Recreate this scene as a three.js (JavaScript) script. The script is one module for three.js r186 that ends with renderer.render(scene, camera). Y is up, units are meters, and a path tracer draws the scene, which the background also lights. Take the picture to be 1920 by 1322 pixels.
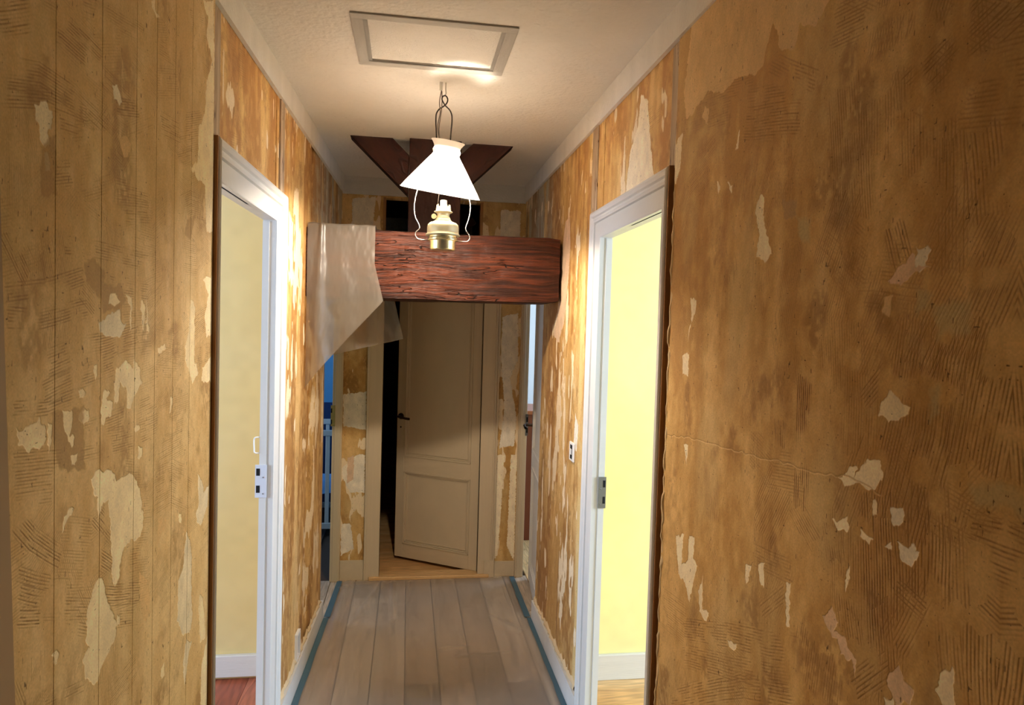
import * as THREE from 'three';
import { RectAreaLightUniformsLib } from 'three/addons/lights/RectAreaLightUniformsLib.js';
import { RoundedBoxGeometry } from 'three/addons/geometries/RoundedBoxGeometry.js';
import { mergeGeometries } from 'three/addons/utils/BufferGeometryUtils.js';

RectAreaLightUniformsLib.init();
const scene = new THREE.Scene();

// ---------------------------------------------------------------- camera, sky, daylight, exposure
const camera = new THREE.PerspectiveCamera(54.624, 1920 / 1322, 0.05, 60);
camera.position.set(0, 1.63, 0);
camera.up.set(-0.02266, 0.99891, -0.04071);
camera.lookAt(0.15092, 1.63 - 0.03684, -0.98786);
scene.add(camera);

const SKY = new THREE.Color().setRGB(0.62, 0.74, 1.0);
scene.background = SKY.clone().multiplyScalar(0.9);

const renderer = new THREE.WebGLRenderer({ antialias: true });
renderer.toneMapping = THREE.LinearToneMapping;
renderer.toneMappingExposure = 1.2;
renderer.shadowMap.enabled = true;

// daylight of the four side rooms, each at its own window: [name, x, y, z, facing x, width, height, intensity]
for (const [name, x, y, z, face, w, h, power] of [
  ['daylight_left_room', -3.15, 1.5, -1.45, 1, 1.3, 1.4, 20],
  ['daylight_right_room', 3.35, 1.5, -1.45, -1, 1.3, 1.4, 24],
  ['daylight_nursery', -2.95, 1.5, -5.0, 1, 1.2, 1.3, 4.5],
  ['daylight_back_room', 2.95, 1.5, -5.2, -1, 1.2, 1.3, 10],
]) {
  const l = new THREE.RectAreaLight(new THREE.Color().setRGB(0.46, 0.68, 1.0), power, w, h);
  l.name = name; l.position.set(x, y, z); l.lookAt(x + face, y - 0.12, z);
  scene.add(l);
}
const LAMP_POWER = 4.0;
const LAMP_COLOUR = new THREE.Color().setRGB(1.0, 0.87, 0.70);
const LEFT_PATCHES = [[1,1.076,1.929,1.1,1.939,1.116,1.932,1.121,1.918,1.107,1.893,1.112,1.884,1.103,1.871,1.091,1.878,1.085,1.897,1.074,1.911],
  [1,1.098,1.862,1.107,1.867,1.117,1.841,1.103,1.839],
  [1,1.307,2.034,1.327,2.044,1.344,2.021,1.338,2.007,1.317,2.012],
  [3,1.328,1.955,1.37,1.965,1.385,1.949,1.371,1.926,1.346,1.93],
  [0,1.475,2.255,1.488,2.261,1.493,2.246,1.515,2.245,1.498,2.236,1.471,2.243],
  [3,1.378,2.159,1.404,2.171,1.408,2.16,1.386,2.152],
  [0,1.773,2.397,1.852,2.434,1.864,2.306,1.864,2.105,1.867,1.857,1.819,1.846,1.802,1.957,1.738,1.969,1.702,1.978,1.749,2.01,1.753,2.086,1.796,2.133,1.806,2.206,1.844,2.28,1.802,2.325,1.813,2.373],
  [2,1.683,1.856,1.741,1.877,1.707,1.818,1.667,1.813],
  [2,1.089,1.87,1.126,1.903,1.134,1.81,1.089,1.802],
  [2,1.216,1.715,1.254,1.727,1.285,1.703,1.286,1.681,1.346,1.688,1.368,1.656,1.333,1.639,1.28,1.638,1.261,1.668,1.219,1.686],
  [0,1.302,1.667,1.325,1.674,1.343,1.659,1.323,1.644,1.302,1.654],
  [1,1.267,1.622,1.306,1.632,1.343,1.642,1.347,1.62,1.369,1.617,1.355,1.597,1.327,1.591,1.268,1.598],
  [0,1.368,1.669,1.394,1.671,1.395,1.623,1.386,1.602,1.387,1.65],
  [0,1.434,1.662,1.454,1.652,1.451,1.603,1.439,1.617],
  [0,1.462,1.67,1.474,1.599,1.462,1.603],
  [0,1.711,1.68,1.742,1.66,1.74,1.536,1.772,1.495,1.73,1.477,1.705,1.5,1.681,1.539,1.68,1.568,1.702,1.601],
  [0,1.517,1.565,1.559,1.575,1.56,1.556,1.527,1.554],
  [0,1.328,1.53,1.363,1.544,1.404,1.535,1.408,1.552,1.432,1.533,1.441,1.501,1.413,1.476,1.394,1.454,1.375,1.46,1.378,1.49,1.349,1.509,1.342,1.477,1.325,1.469],
  [0,1.247,1.544,1.259,1.547,1.262,1.525,1.255,1.517],
  [0,1.201,1.507,1.212,1.513,1.22,1.505,1.215,1.495,1.201,1.496],
  [0,1.279,1.493,1.301,1.505,1.308,1.493,1.295,1.485,1.318,1.473,1.315,1.454,1.279,1.44,1.276,1.468],
  [0,1.201,1.472,1.233,1.477,1.239,1.461,1.219,1.45,1.202,1.46],
  [2,1.121,1.482,1.215,1.476,1.219,1.372,1.141,1.388,1.121,1.449],
  [0,1.151,1.481,1.18,1.479,1.18,1.452,1.172,1.439,1.188,1.43,1.177,1.419,1.169,1.428,1.156,1.455],
  [0,1.035,1.468,1.058,1.471,1.078,1.472,1.089,1.473,1.105,1.457,1.107,1.446,1.089,1.431,1.063,1.432,1.036,1.449],
  [0,1.109,1.473,1.122,1.466,1.119,1.431,1.112,1.423],
  [0,1.41,1.414,1.434,1.421,1.434,1.41,1.414,1.405],
  [0,1.427,1.373,1.447,1.373,1.444,1.349,1.429,1.352],
  [0,1.175,1.401,1.197,1.404,1.191,1.386,1.18,1.386],
  [0,1.797,1.728,1.871,1.742,1.877,1.59,1.828,1.586,1.813,1.631,1.838,1.694],
  [0,1.804,1.511,1.872,1.535,1.874,1.465,1.792,1.472],
  [0,1.592,1.453,1.608,1.448,1.598,1.429,1.588,1.423],
  [0,1.242,1.357,1.272,1.363,1.312,1.351,1.336,1.33,1.376,1.331,1.411,1.321,1.432,1.294,1.449,1.254,1.458,1.204,1.434,1.193,1.402,1.196,1.371,1.192,1.357,1.177,1.35,1.149,1.332,1.134,1.321,1.156,1.321,1.189,1.314,1.224,1.313,1.264,1.306,1.298,1.289,1.299,1.267,1.28,1.264,1.318,1.248,1.337],
  [0,1.272,1.176,1.288,1.162,1.298,1.126,1.326,1.092,1.33,1.077,1.344,1.057,1.334,1.035,1.303,1.02,1.28,1.002,1.267,0.989,1.239,1.004,1.221,1.032,1.218,1.058,1.239,1.063,1.227,1.081,1.232,1.134,1.247,1.153],
  [0,1.344,1.074,1.358,1.068,1.355,1.052,1.344,1.055],
  [0,1.156,1.314,1.174,1.322,1.186,1.32,1.182,1.313,1.163,1.301,1.153,1.288],
  [1,1.699,1.123,1.724,1.094,1.738,1.046,1.74,0.957,1.748,0.909,1.731,0.864,1.683,0.883,1.648,0.931,1.651,1.026,1.679,1.041,1.689,1.088],
  [1,1.775,1.243,1.808,1.222,1.823,1.187,1.864,1.2,1.852,1.147,1.812,1.112,1.773,1.119,1.765,1.148,1.784,1.165],
  [0,1.798,0.931,1.826,0.914,1.848,0.796,1.809,0.805,1.793,0.899],
  [0,1.88,0.973,1.91,0.958,1.917,0.577,1.815,0.635,1.818,0.74,1.851,0.781,1.885,0.822],
  [0,1.124,1.107,1.134,1.108,1.142,1.093,1.134,1.084],
  [1,1.707,0.857,1.744,0.835,1.721,0.807,1.699,0.748,1.685,0.807],
  [0,1.552,0.871,1.571,0.873,1.572,0.844,1.557,0.84],
  [3,1.53,1.202,1.578,1.192,1.569,1.175,1.54,1.152,1.522,1.147],
  [3,1.435,1.121,1.487,1.087,1.493,1.018,1.471,1.005,1.445,1.045],
  [0,1.647,1.189,1.663,1.18,1.666,1.154,1.653,1.158]];
const RIGHT_PATCHES = [[3,1.75,2.446,1.608,2.449,1.126,2.225,1.156,2.206,1.18,2.197,1.225,2.221,1.24,2.182,1.298,2.2,1.301,2.233,1.328,2.26,1.347,2.236,1.36,2.197,1.393,2.186,1.491,2.21,1.543,2.197,1.634,2.233,1.695,2.213,1.762,2.199,1.787,2.277],
  [0,1.354,1.924,1.332,1.915,1.333,1.865,1.309,1.824,1.296,1.796,1.321,1.782,1.355,1.796,1.348,1.845,1.368,1.887],
  [1,0.892,1.762,0.866,1.761,0.872,1.733,0.881,1.723,0.892,1.735],
  [5,0.917,1.741,0.896,1.751,0.889,1.731,0.864,1.732,0.899,1.72,0.92,1.706,0.949,1.715],
  [3,0.956,1.691,0.936,1.694,0.94,1.666,0.957,1.667],
  [4,1.205,1.856,1.161,1.847,1.162,1.801,1.197,1.815],
  [2,1.264,1.892,1.212,1.888,1.209,1.852,1.251,1.856],
  [4,0.887,1.7,0.857,1.699,0.865,1.673,0.885,1.666],
  [4,0.856,1.684,0.796,1.682,0.789,1.64,0.843,1.632],
  [0,1.56,1.988,1.541,1.984,1.548,1.96],
  [0,1.504,1.977,1.477,1.971,1.482,1.954],
  [0,1.462,2.087,1.453,2.091,1.459,2.051,1.471,2.048],
  [0,1.691,1.719,1.649,1.711,1.662,1.677,1.693,1.643,1.697,1.601,1.678,1.663],
  [3,1.646,2.198,1.622,2.184,1.626,2.146,1.66,2.175],
  [0,1.813,2.163,1.786,2.17,1.795,2.072,1.83,2.035,1.85,2.143],
  [0,0.952,1.53,0.93,1.553,0.912,1.539,0.888,1.533,0.892,1.517,0.932,1.5,0.954,1.513],
  [0,1.044,1.393,1.021,1.416,0.998,1.421,1.007,1.402,0.971,1.439,0.946,1.44,0.938,1.417,0.955,1.392,0.993,1.396,1.026,1.379],
  [0,1.057,1.317,1.016,1.335,1.014,1.311,1.041,1.303],
  [0,0.984,1.32,0.955,1.312,0.961,1.302,0.983,1.308],
  [1,0.918,1.377,0.894,1.385,0.887,1.373,0.892,1.36,0.911,1.353,0.917,1.363],
  [1,0.903,1.327,0.876,1.33,0.869,1.343,0.866,1.329,0.856,1.328,0.869,1.305,0.896,1.307],
  [1,0.929,1.319,0.912,1.324,0.914,1.313],
  [0,0.96,1.374,0.951,1.377,0.945,1.357,0.958,1.354],
  [5,0.907,1.129,0.886,1.154,0.876,1.137,0.855,1.133,0.861,1.11,0.887,1.088,0.905,1.114],
  [0,0.812,1.163,0.805,1.187,0.787,1.198,0.782,1.147,0.795,1.14,0.814,1.151],
  [0,0.912,1.089,0.896,1.101,0.892,1.085,0.911,1.074],
  [5,1.07,1.14,1.05,1.172,1.03,1.153,1.036,1.132,1.008,1.131,0.98,1.118,0.98,1.083,0.989,1.109,1.019,1.103,1.028,1.122,1.058,1.127],
  [0,1.728,1.081,1.676,1.104,1.685,1.016,1.645,1.045,1.642,1.108,1.61,1.118,1.612,1.056,1.588,1.051,1.627,0.941,1.655,0.978,1.701,0.989],
  [0,1.574,0.989,1.555,1.036,1.548,0.959,1.512,0.968,1.524,0.937,1.563,0.947],
  [0,1.345,1.142,1.322,1.148,1.331,1.113,1.346,1.096],
  [0,1.296,1.16,1.27,1.169,1.27,1.114,1.287,1.124],
  [0,1.19,1.155,1.176,1.16,1.175,1.079,1.184,1.08],
  [0,1.414,0.948,1.371,0.957,1.375,0.94,1.406,0.934],
  [0,1.729,1.57,1.686,1.572,1.689,1.516,1.724,1.514],
  [0,1.698,1.332,1.672,1.337,1.676,1.287],
  [4,0.851,1.564,0.833,1.569,0.835,1.529,0.848,1.516],
  [0,1.016,1.244,1.006,1.256,1.007,1.225,1.015,1.209],
  [4,0.775,1.443,0.72,1.456,0.719,1.43,0.765,1.421]];
const LEFT_SWIPES = [[0.031,1,1.005,2.024,1.064,2.053,1.142,2.064,1.25,2.058],
  [0.027,0.8,1.005,1.948,1.086,1.97,1.183,1.969,1.301,1.946],
  [0.018,0.8,1.005,1.916,1.109,1.945,1.211,1.955],
  [0.022,0.5,1.198,2.124,1.299,2.149,1.412,2.17,1.588,2.191],
  [0.025,0.6,1.275,2.038,1.369,2.029],
  [0.019,0.8,1.334,2.005,1.407,2.022],
  [0.013,0.8,1.148,1.92,1.251,1.932,1.343,1.913],
  [0.029,0.7,1.539,2.033,1.618,2.04],
  [0.035,0.7,1.644,2.056,1.759,2.097],
  [0.024,0.7,1.635,1.983,1.701,2.006,1.749,2.01],
  [0.026,0.8,1.136,1.842,1.158,1.848],
  [0.036,0.8,1.607,1.86,1.705,1.9,1.817,1.903],
  [0.021,0.7,1.336,1.864,1.45,1.873],
  [0.03,0.7,1.33,1.821,1.451,1.835],
  [0.041,0.3,1.044,1.89,1.049,1.745],
  [0.029,0.4,1.114,1.845,1.12,1.749],
  [0.049,0.3,1.184,1.903,1.185,1.777],
  [0.039,0.6,1.715,2.317,1.763,2.33],
  [0.029,1,1.021,1.731,1.053,1.695],
  [0.008,1,1.159,1.729,1.23,1.734],
  [0.02,0.8,1.26,1.74,1.453,1.74],
  [0.018,0.8,1.017,1.657,1.101,1.668,1.202,1.691],
  [0.019,1,1.021,1.623,1.088,1.621,1.214,1.64],
  [0.02,0.8,1.214,1.666,1.243,1.649],
  [0.024,0.8,1.319,1.686,1.454,1.68],
  [0.028,0.9,1.126,1.557,1.198,1.57,1.307,1.579,1.407,1.593],
  [0.025,0.8,1.112,1.515,1.198,1.53,1.307,1.541],
  [0.015,0.8,1.116,1.493,1.198,1.501],
  [0.015,0.9,1.033,1.496,1.102,1.49],
  [0.022,0.7,1.216,1.435,1.309,1.439,1.41,1.445,1.502,1.456],
  [0.028,0.7,1.216,1.411,1.411,1.4,1.578,1.408],
  [0.085,0.6,1.579,1.385,1.663,1.388],
  [0.038,0.8,1.738,1.609,1.868,1.645],
  [0.028,0.7,1.777,1.539,1.871,1.544],
  [0.018,0.5,1.482,1.53,1.626,1.562],
  [0.018,0.7,1.034,1.424,1.136,1.409],
  [0.018,0.7,1.038,1.397,1.113,1.386],
  [0.016,0.7,1.038,1.367,1.113,1.356],
  [0.021,0.9,1.042,1.331,1.072,1.301,1.138,1.255],
  [0.014,0.7,1.042,1.26,1.109,1.224],
  [0.015,0.8,1.047,1.232,1.1,1.203],
  [0.021,0.8,1.114,1.184,1.232,1.134],
  [0.013,0.8,1.139,1.145,1.226,1.1],
  [0.017,1.2,1.047,1.199,1.082,1.184],
  [0.023,1,1.268,1.207,1.321,1.169],
  [0.033,1,1.273,1.281,1.313,1.247],
  [0.023,0.7,1.364,1.178,1.418,1.163],
  [0.026,0.9,1.301,1.131,1.427,1.085],
  [0.02,0.7,1.358,1.061,1.424,1.036],
  [0.051,0.6,1.538,1.257,1.607,1.256,1.691,1.219],
  [0.034,0.7,1.332,0.932,1.406,0.937],
  [0.013,0.6,1.11,1.036,1.216,1.008],
  [0.027,0.4,1.082,1.112,1.082,1.058],
  [0.023,0.6,1.537,1.299,1.606,1.296,1.695,1.261]];
const RIGHT_SWIPES = [[0.044,0.9,0.903,2.004,0.787,2.051],
  [0.026,0.8,0.762,2.024,0.736,2.034],
  [0.045,0.7,1.092,2.165,1.05,2.16],
  [0.063,0.8,1.409,2.107,1.24,2.066],
  [0.032,0.6,1.665,2.23,1.415,2.183],
  [0.023,0.6,1.317,2.181,1.172,2.098],
  [0.066,0.7,1.694,2.022,1.603,2.055],
  [0.039,0.5,0.977,2.111,0.957,1.991],
  [0.061,0.6,1.068,2.026,1.041,1.853],
  [0.052,0.7,1.061,1.847,1.1,1.775],
  [0.032,0.6,0.837,1.889,0.827,1.737],
  [0.039,0.7,0.784,1.882,0.771,1.805],
  [0.051,0.7,0.728,1.728,0.779,1.615],
  [0.052,0.8,0.871,1.612,0.841,1.669],
  [0.038,0.5,1.276,2.041,1.253,1.879],
  [0.02,0.5,0.901,1.973,0.854,1.944],
  [0.035,0.5,1.761,2.184,1.526,2.148],
  [0.016,0.5,0.91,2.026,0.912,1.977],
  [0.081,0.8,0.86,1.612,0.872,1.497,0.897,1.391],
  [0.063,0.8,0.75,1.617,0.77,1.496],
  [0.02,0.8,0.944,1.576,0.984,1.535],
  [0.027,1.5,1.158,1.541,1.154,1.324],
  [0.021,1.5,1.24,1.492,1.23,1.42],
  [0.054,1.1,0.941,1.363,0.926,1.244],
  [0.049,0.9,0.846,1.404,0.838,1.293],
  [0.027,0.7,0.796,1.366,0.787,1.298],
  [0.013,0.8,0.764,1.397,0.724,1.402,0.697,1.414],
  [0.036,0.9,0.753,1.353,0.714,1.353,0.693,1.348],
  [0.032,0.8,0.729,1.301,0.689,1.286],
  [0.036,1,0.93,1.217,0.919,1.148],
  [0.033,0.8,0.746,1.246,0.741,1.18],
  [0.028,0.5,0.797,1.24,0.789,1.19],
  [0.033,0.7,1.636,0.867,1.408,0.957,1.149,1.045],
  [0.033,0.6,1.63,0.8,1.145,0.987],
  [0.031,0.7,1.705,0.647,1.34,0.878,1.143,0.963],
  [0.029,0.6,1.318,1.169,1.187,1.182],
  [0.022,0.6,1.267,1.076,1.202,1.135],
  [0.026,0.8,0.97,1.075,0.913,1.135],
  [0.019,0.8,0.888,1.259,0.85,1.25],
  [0.036,0.7,1.013,1.209,0.996,1.155],
  [0.031,0.7,1.161,1.302,1.116,1.271],
  [0.044,0.8,1.537,1.328,1.51,1.193],
  [0.031,0.9,1.055,1.294,1.046,1.265],
  [0.051,0.5,1.521,1.937,1.481,1.784],
  [0.026,1,0.937,1.787,0.923,1.753]];
const CRACK = [1.831,1.339,1.674,1.357,1.54,1.363,1.406,1.372,1.303,1.377,1.241,1.384,1.15,1.384,1.078,1.39,1.034,1.399,0.993,1.396,0.943,1.391];

// ---------------------------------------------------------------- helpers
const used = new Map();
function numbered(n) { const k = used.get(n) || 0; used.set(n, k + 1); return k ? n + '_' + String(k).padStart(3, '0') : n; }
function shade(o) { o.castShadow = true; o.receiveShadow = true; return o; }
function part(name, geo, mat, parent) { const m = shade(new THREE.Mesh(geo, mat)); m.name = name; parent.add(m); return m; }
function thing(name, label, category, group) {
  const g = new THREE.Group(); g.name = numbered(name); g.userData = { label, category }; if (group) g.userData.group = group; scene.add(g); return g;
}
function one(name, geo, mat, label, category, group) {
  const m = shade(new THREE.Mesh(geo, mat)); m.name = numbered(name); m.userData = { label, category }; if (group) m.userData.group = group; scene.add(m); return m;
}
function structGroup(name, label) { const g = new THREE.Group(); g.name = numbered(name); g.userData = { kind: 'structure', label }; scene.add(g); return g; }
function struct(name, geo, mat, label) { const m = shade(new THREE.Mesh(geo, mat)); m.name = numbered(name); m.userData = { kind: 'structure', label }; scene.add(m); return m; }
function rng(seed) { let a = seed >>> 0; return () => { a = (a + 0x6d2b79f5) | 0; let t = Math.imul(a ^ (a >>> 15), 1 | a); t = (t + Math.imul(t ^ (t >>> 7), 61 | t)) ^ t; return ((t ^ (t >>> 14)) >>> 0) / 4294967296; }; }
const V = (x, y, z) => new THREE.Vector3(x, y, z);
const mix = (a, b, t) => a + (b - a) * t;
const sat = (x) => (x < 0 ? 0 : x > 1 ? 1 : x);
const smooth = (a, b, x) => { const t = sat((x - a) / (b - a)); return t * t * (3 - 2 * t); };
// value noise
const PERM = new Uint8Array(512), VAL = new Float32Array(256);
{ const r = rng(77); const p = [...Array(256).keys()]; for (let i = 255; i > 0; i--) { const j = Math.floor(r() * (i + 1)); [p[i], p[j]] = [p[j], p[i]]; } for (let i = 0; i < 512; i++) PERM[i] = p[i & 255]; for (let i = 0; i < 256; i++) VAL[i] = r(); }
function noise(x, y) {
  const xi = Math.floor(x), yi = Math.floor(y); let fx = x - xi, fy = y - yi; fx = fx * fx * (3 - 2 * fx); fy = fy * fy * (3 - 2 * fy);
  const X = xi & 255, Y = yi & 255, a = PERM[X] + Y, b = PERM[X + 1] + Y;
  const v0 = VAL[PERM[a & 255]], v1 = VAL[PERM[b & 255]], v2 = VAL[PERM[(a + 1) & 255]], v3 = VAL[PERM[(b + 1) & 255]];
  return (v0 + (v1 - v0) * fx) * (1 - fy) + (v2 + (v3 - v2) * fx) * fy;
}
function fbm(x, y, n) { let s = 0, a = 0.5, t = 0; for (let i = 0; i < n; i++) { s += a * noise(x, y); t += a; x = x * 2.03 + 17.1; y = y * 2.03 + 9.7; a *= 0.5; } return s / t; }
function texture(w, h, data, colour) {
  const t = new THREE.DataTexture(data, w, h, THREE.RGBAFormat); t.magFilter = THREE.LinearFilter; t.minFilter = THREE.LinearMipmapLinearFilter; t.generateMipmaps = true;
  t.wrapS = t.wrapT = THREE.MirroredRepeatWrapping; if (colour) t.colorSpace = THREE.SRGBColorSpace; t.needsUpdate = true; return t;
}
function paint(w, h, f) { // f(u, v, out) -> out[0..2] colour 0-255, out[3] relief 0-1
  const c = new Uint8Array(w * h * 4), b = new Uint8Array(w * h * 4), o = [0, 0, 0, 0];
  for (let j = 0; j < h; j++) for (let i = 0; i < w; i++) {
    f((i + 0.5) / w, (j + 0.5) / h, o); const k = (j * w + i) * 4;
    c[k] = sat(o[0] / 255) * 255; c[k + 1] = sat(o[1] / 255) * 255; c[k + 2] = sat(o[2] / 255) * 255; c[k + 3] = 255;
    b[k] = b[k + 1] = b[k + 2] = sat(o[3]) * 255; b[k + 3] = 255;
  }
  return { map: texture(w, h, c, true), bump: texture(w, h, b, false) };
}
function mat(colour, roughness, extra = {}) { return new THREE.MeshStandardMaterial({ color: colour, roughness, metalness: 0, ...extra }); }

// ---------------------------------------------------------------- stripped plaster
// kinds of patch: cream plaster, grey-white filler, bare dark board, pale veil of paste, greenish paste, pinkish plaster
const PATCH = [[250, 230, 194], [236, 222, 198], [172, 138, 92], [226, 190, 138], [190, 168, 118], [222, 186, 150]];
function polyDistance(q, x, y) {
  let d = 1e9, inside = false; const n = q.length;
  for (let i = 1, j = n - 2; i < n; j = i, i += 2) {
    const ax = q[i], ay = q[i + 1], bx = q[j], by = q[j + 1], ex = bx - ax, ey = by - ay, wx = x - ax, wy = y - ay;
    const t = sat((wx * ex + wy * ey) / (ex * ex + ey * ey + 1e-12)), px = wx - ex * t, py = wy - ey * t; d = Math.min(d, px * px + py * py);
    if ((ay > y) !== (by > y) && x < ((bx - ax) * (y - ay)) / (by - ay) + ax) inside = !inside;
  }
  return inside ? -Math.sqrt(d) : Math.sqrt(d);
}
function bounds(q, from, pad) { let a = 1e9, b = -1e9, c = 1e9, d = -1e9; for (let i = from; i < q.length; i += 2) { a = Math.min(a, q[i]); b = Math.max(b, q[i]); c = Math.min(c, q[i + 1]); d = Math.max(d, q[i + 1]); } return [a - pad, b + pad, c - pad, d + pad]; }
function strippedWall({ w, h, s0, s1, y0, y1, seed, light, dark, deep, patches = [], swipes = [], chips = 0.3, chipTone = [238, 214, 174], veil = 0.3, crack = null, period = 0.0066, bands = null, streaks = 0 }) {
  const nx = seed * 13.7, ny = seed * 7.3;
  // comb strokes, drawn first into their own layer
  const comb = new Float32Array(w * h), ps = w / (s1 - s0), py = h / (y1 - y0);
  for (const q of swipes) {
    const hw = q[0], st = q[1], [a, b, c, d] = bounds(q, 2, hw);
    const ph = noise(q[2] * 31, q[3] * 17) * 6;
    for (let j = Math.max(0, Math.floor((c - y0) * py)); j < Math.min(h, (d - y0) * py); j++) for (let i = Math.max(0, Math.floor((a - s0) * ps)); i < Math.min(w, (b - s0) * ps); i++) {
      const s = s0 + (i + 0.5) / ps, y = y0 + (j + 0.5) / py; let best = 1e9, side = 0, along = 0, run = 0;
      for (let k = 2; k + 3 < q.length; k += 2) {
        const ex = q[k + 2] - q[k], ey = q[k + 3] - q[k + 1], L = Math.hypot(ex, ey), wx = s - q[k], wy = y - q[k + 1], t = sat((wx * ex + wy * ey) / (L * L));
        const dx = wx - ex * t, dy = wy - ey * t, dd = Math.hypot(dx, dy);
        if (dd < best) { best = dd; side = (ex * wy - ey * wx) / L; along = run + t * L; }
        run += L;
      }
      if (best > hw || Math.abs(Math.abs(side) - best) > 0.3 * hw) continue;
      const tooth = side / period + (noise(s * 14 + nx, y * 14) - 0.5) * 0.7 + ph, lane = Math.floor(tooth + 0.5);
      const ridge = 0.5 + 0.5 * Math.cos(tooth * 6.2832);
      const dash = smooth(0.24, 0.55, noise(lane * 3.7 + ph * 9, along * 34 + lane * 5.1)) * (0.35 + 0.65 * noise(lane * 7.7, along * 120));
      const edge = smooth(hw, hw * 0.75, best) * smooth(0.25, 0.5, noise(s * 26 + nx + 40, y * 26 + ny));
      comb[j * w + i] = Math.max(comb[j * w + i], st * ridge * ridge * (0.18 + 0.82 * dash) * edge);
    }
  }
  const boxes = patches.map((q) => bounds(q, 1, 0.02));
  return paint(w, h, (u, v, o) => {
    const s = mix(s0, s1, u), y = mix(y0, y1, v);
    const n1 = fbm(s * 2.3 + nx, y * 1.5 + ny, 3), n2 = fbm(s * 17 + ny, y * 2.6 + nx, 3), g = noise(s * 420, y * 420), g2 = noise(s * 150 + 9, y * 90 + 4), mott = fbm(s * 40 + nx, y * 26 + ny, 3);
    let t = sat((n1 - 0.5) * 1.9 + (n2 - 0.5) * 1.5 + (mott - 0.5) * 1.0 + 0.5), r = mix(light[0], dark[0], t), gg = mix(light[1], dark[1], t), b = mix(light[2], dark[2], t), hgt = 0.6 + (g2 - 0.5) * 0.09 + (mott - 0.5) * 0.14;
    const vv = smooth(0.55, 0.72, fbm(s * 6 + ny + 3, y * 2.6 + nx + 8, 3)) * veil; r = mix(r, 196, vv); gg = mix(gg, 170, vv); b = mix(b, 122, vv);
    if (bands) { const bb = bands(s, y, n2, mott); if (bb) { r = mix(r, bb[0], bb[3]); gg = mix(gg, bb[1], bb[3]); b = mix(b, bb[2], bb[3]); } }
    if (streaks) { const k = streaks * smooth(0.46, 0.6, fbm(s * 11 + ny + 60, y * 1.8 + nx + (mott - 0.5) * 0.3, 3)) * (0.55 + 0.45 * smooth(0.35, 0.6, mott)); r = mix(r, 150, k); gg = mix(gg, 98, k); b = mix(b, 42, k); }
    const dk = smooth(0.62, 0.78, fbm(s * 11 + nx + 30, y * 7 + ny + 11, 4)) * smooth(0.3, 0.62, g2 * 0.6 + mott * 0.5) * 0.3; r = mix(r, deep[0], dk); gg = mix(gg, deep[1], dk); b = mix(b, deep[2], dk); hgt -= dk * 0.12;
    const cb = comb[Math.min(h - 1, Math.floor(v * h)) * w + Math.min(w - 1, Math.floor(u * w))];
    if (cb > 0) { const k = sat(cb * 0.72); r = mix(r, deep[0], k); gg = mix(gg, deep[1], k); b = mix(b, deep[2], k); hgt -= cb * 0.22; }
    // elongated flakes
    const fl = chips <= 0 ? 0 : fbm(s * 24 + ny * 2, y * 7.5 + nx * 2, 3) * 0.75 + fbm(s * 5 + nx, y * 2 + ny * 3, 2) * 0.38, lim = 0.79 - chips * 0.16;
    if (fl > lim) { const k = smooth(lim, lim + 0.012, fl); r = mix(r, chipTone[0], k); gg = mix(gg, chipTone[1], k); b = mix(b, chipTone[2], k); hgt = mix(hgt, 0.4, k); }
    for (let i = 0; i < patches.length; i++) {
      const B = boxes[i]; if (s < B[0] || s > B[1] || y < B[2] || y > B[3]) continue;
      const q = patches[i], kind = q[0];
      const d = polyDistance(q, s + (fbm(s * 110, y * 110, 2) - 0.5) * 0.010, y + (fbm(s * 70 + 7, y * 50 + 3, 2) - 0.5) * 0.016);
      const soft = kind === 4 ? 0.008 : kind === 2 ? 0.003 : 0.0012, k = smooth(soft, -soft, d) * (kind === 3 ? 0.75 : kind === 4 || kind === 2 ? 0.7 : 1);
      if (k <= 0) continue; const c = PATCH[kind], tone = 1 + (mott - 0.5) * 0.16;
      r = mix(r, c[0] * tone, k); gg = mix(gg, c[1] * tone, k); b = mix(b, c[2] * tone, k);
      if (kind !== 3 && kind !== 4) hgt = mix(hgt, (kind === 2 ? 0.5 : 0.33) + (mott - 0.5) * 0.06, k);
    }
    if (crack) { let best = 1e9; for (let k = 0; k + 3 < crack.length; k += 2) { const ex = crack[k + 2] - crack[k], ey = crack[k + 3] - crack[k + 1], wx = s - crack[k], wy = y + (noise(s * 60, 3) - 0.5) * 0.006 - crack[k + 1], tt = sat((wx * ex + wy * ey) / (ex * ex + ey * ey)); best = Math.min(best, Math.hypot(wx - ex * tt, wy - ey * tt)); }
      const k = smooth(0.0022, 0.0008, best); r = mix(r, 214, k * 0.6); gg = mix(gg, 176, k * 0.6); b = mix(b, 122, k * 0.6); hgt -= k * 0.25; }
    const sp = noise(s * 230 + 50, y * 190 + 20); if (sp > 0.955) { const k = smooth(0.955, 0.985, sp) * 0.7; r = mix(r, deep[0] * 0.6, k); gg = mix(gg, deep[1] * 0.6, k); b = mix(b, deep[2] * 0.6, k); }
    const gr = 1 + (g - 0.5) * 0.09; o[0] = r * gr; o[1] = gg * gr; o[2] = b * gr; o[3] = hgt;
  });
}
function wallMaterial(t, bump = 0.003, rough = 0.8) { return new THREE.MeshStandardMaterial({ map: t.map, bumpMap: t.bump, bumpScale: bump, roughness: rough }); }
const TONES_L = { light: [232, 204, 156], dark: [210, 174, 120], deep: [124, 86, 48] };
const TONES_R = { light: [224, 184, 120], dark: [188, 142, 76], deep: [108, 68, 28] };
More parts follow.
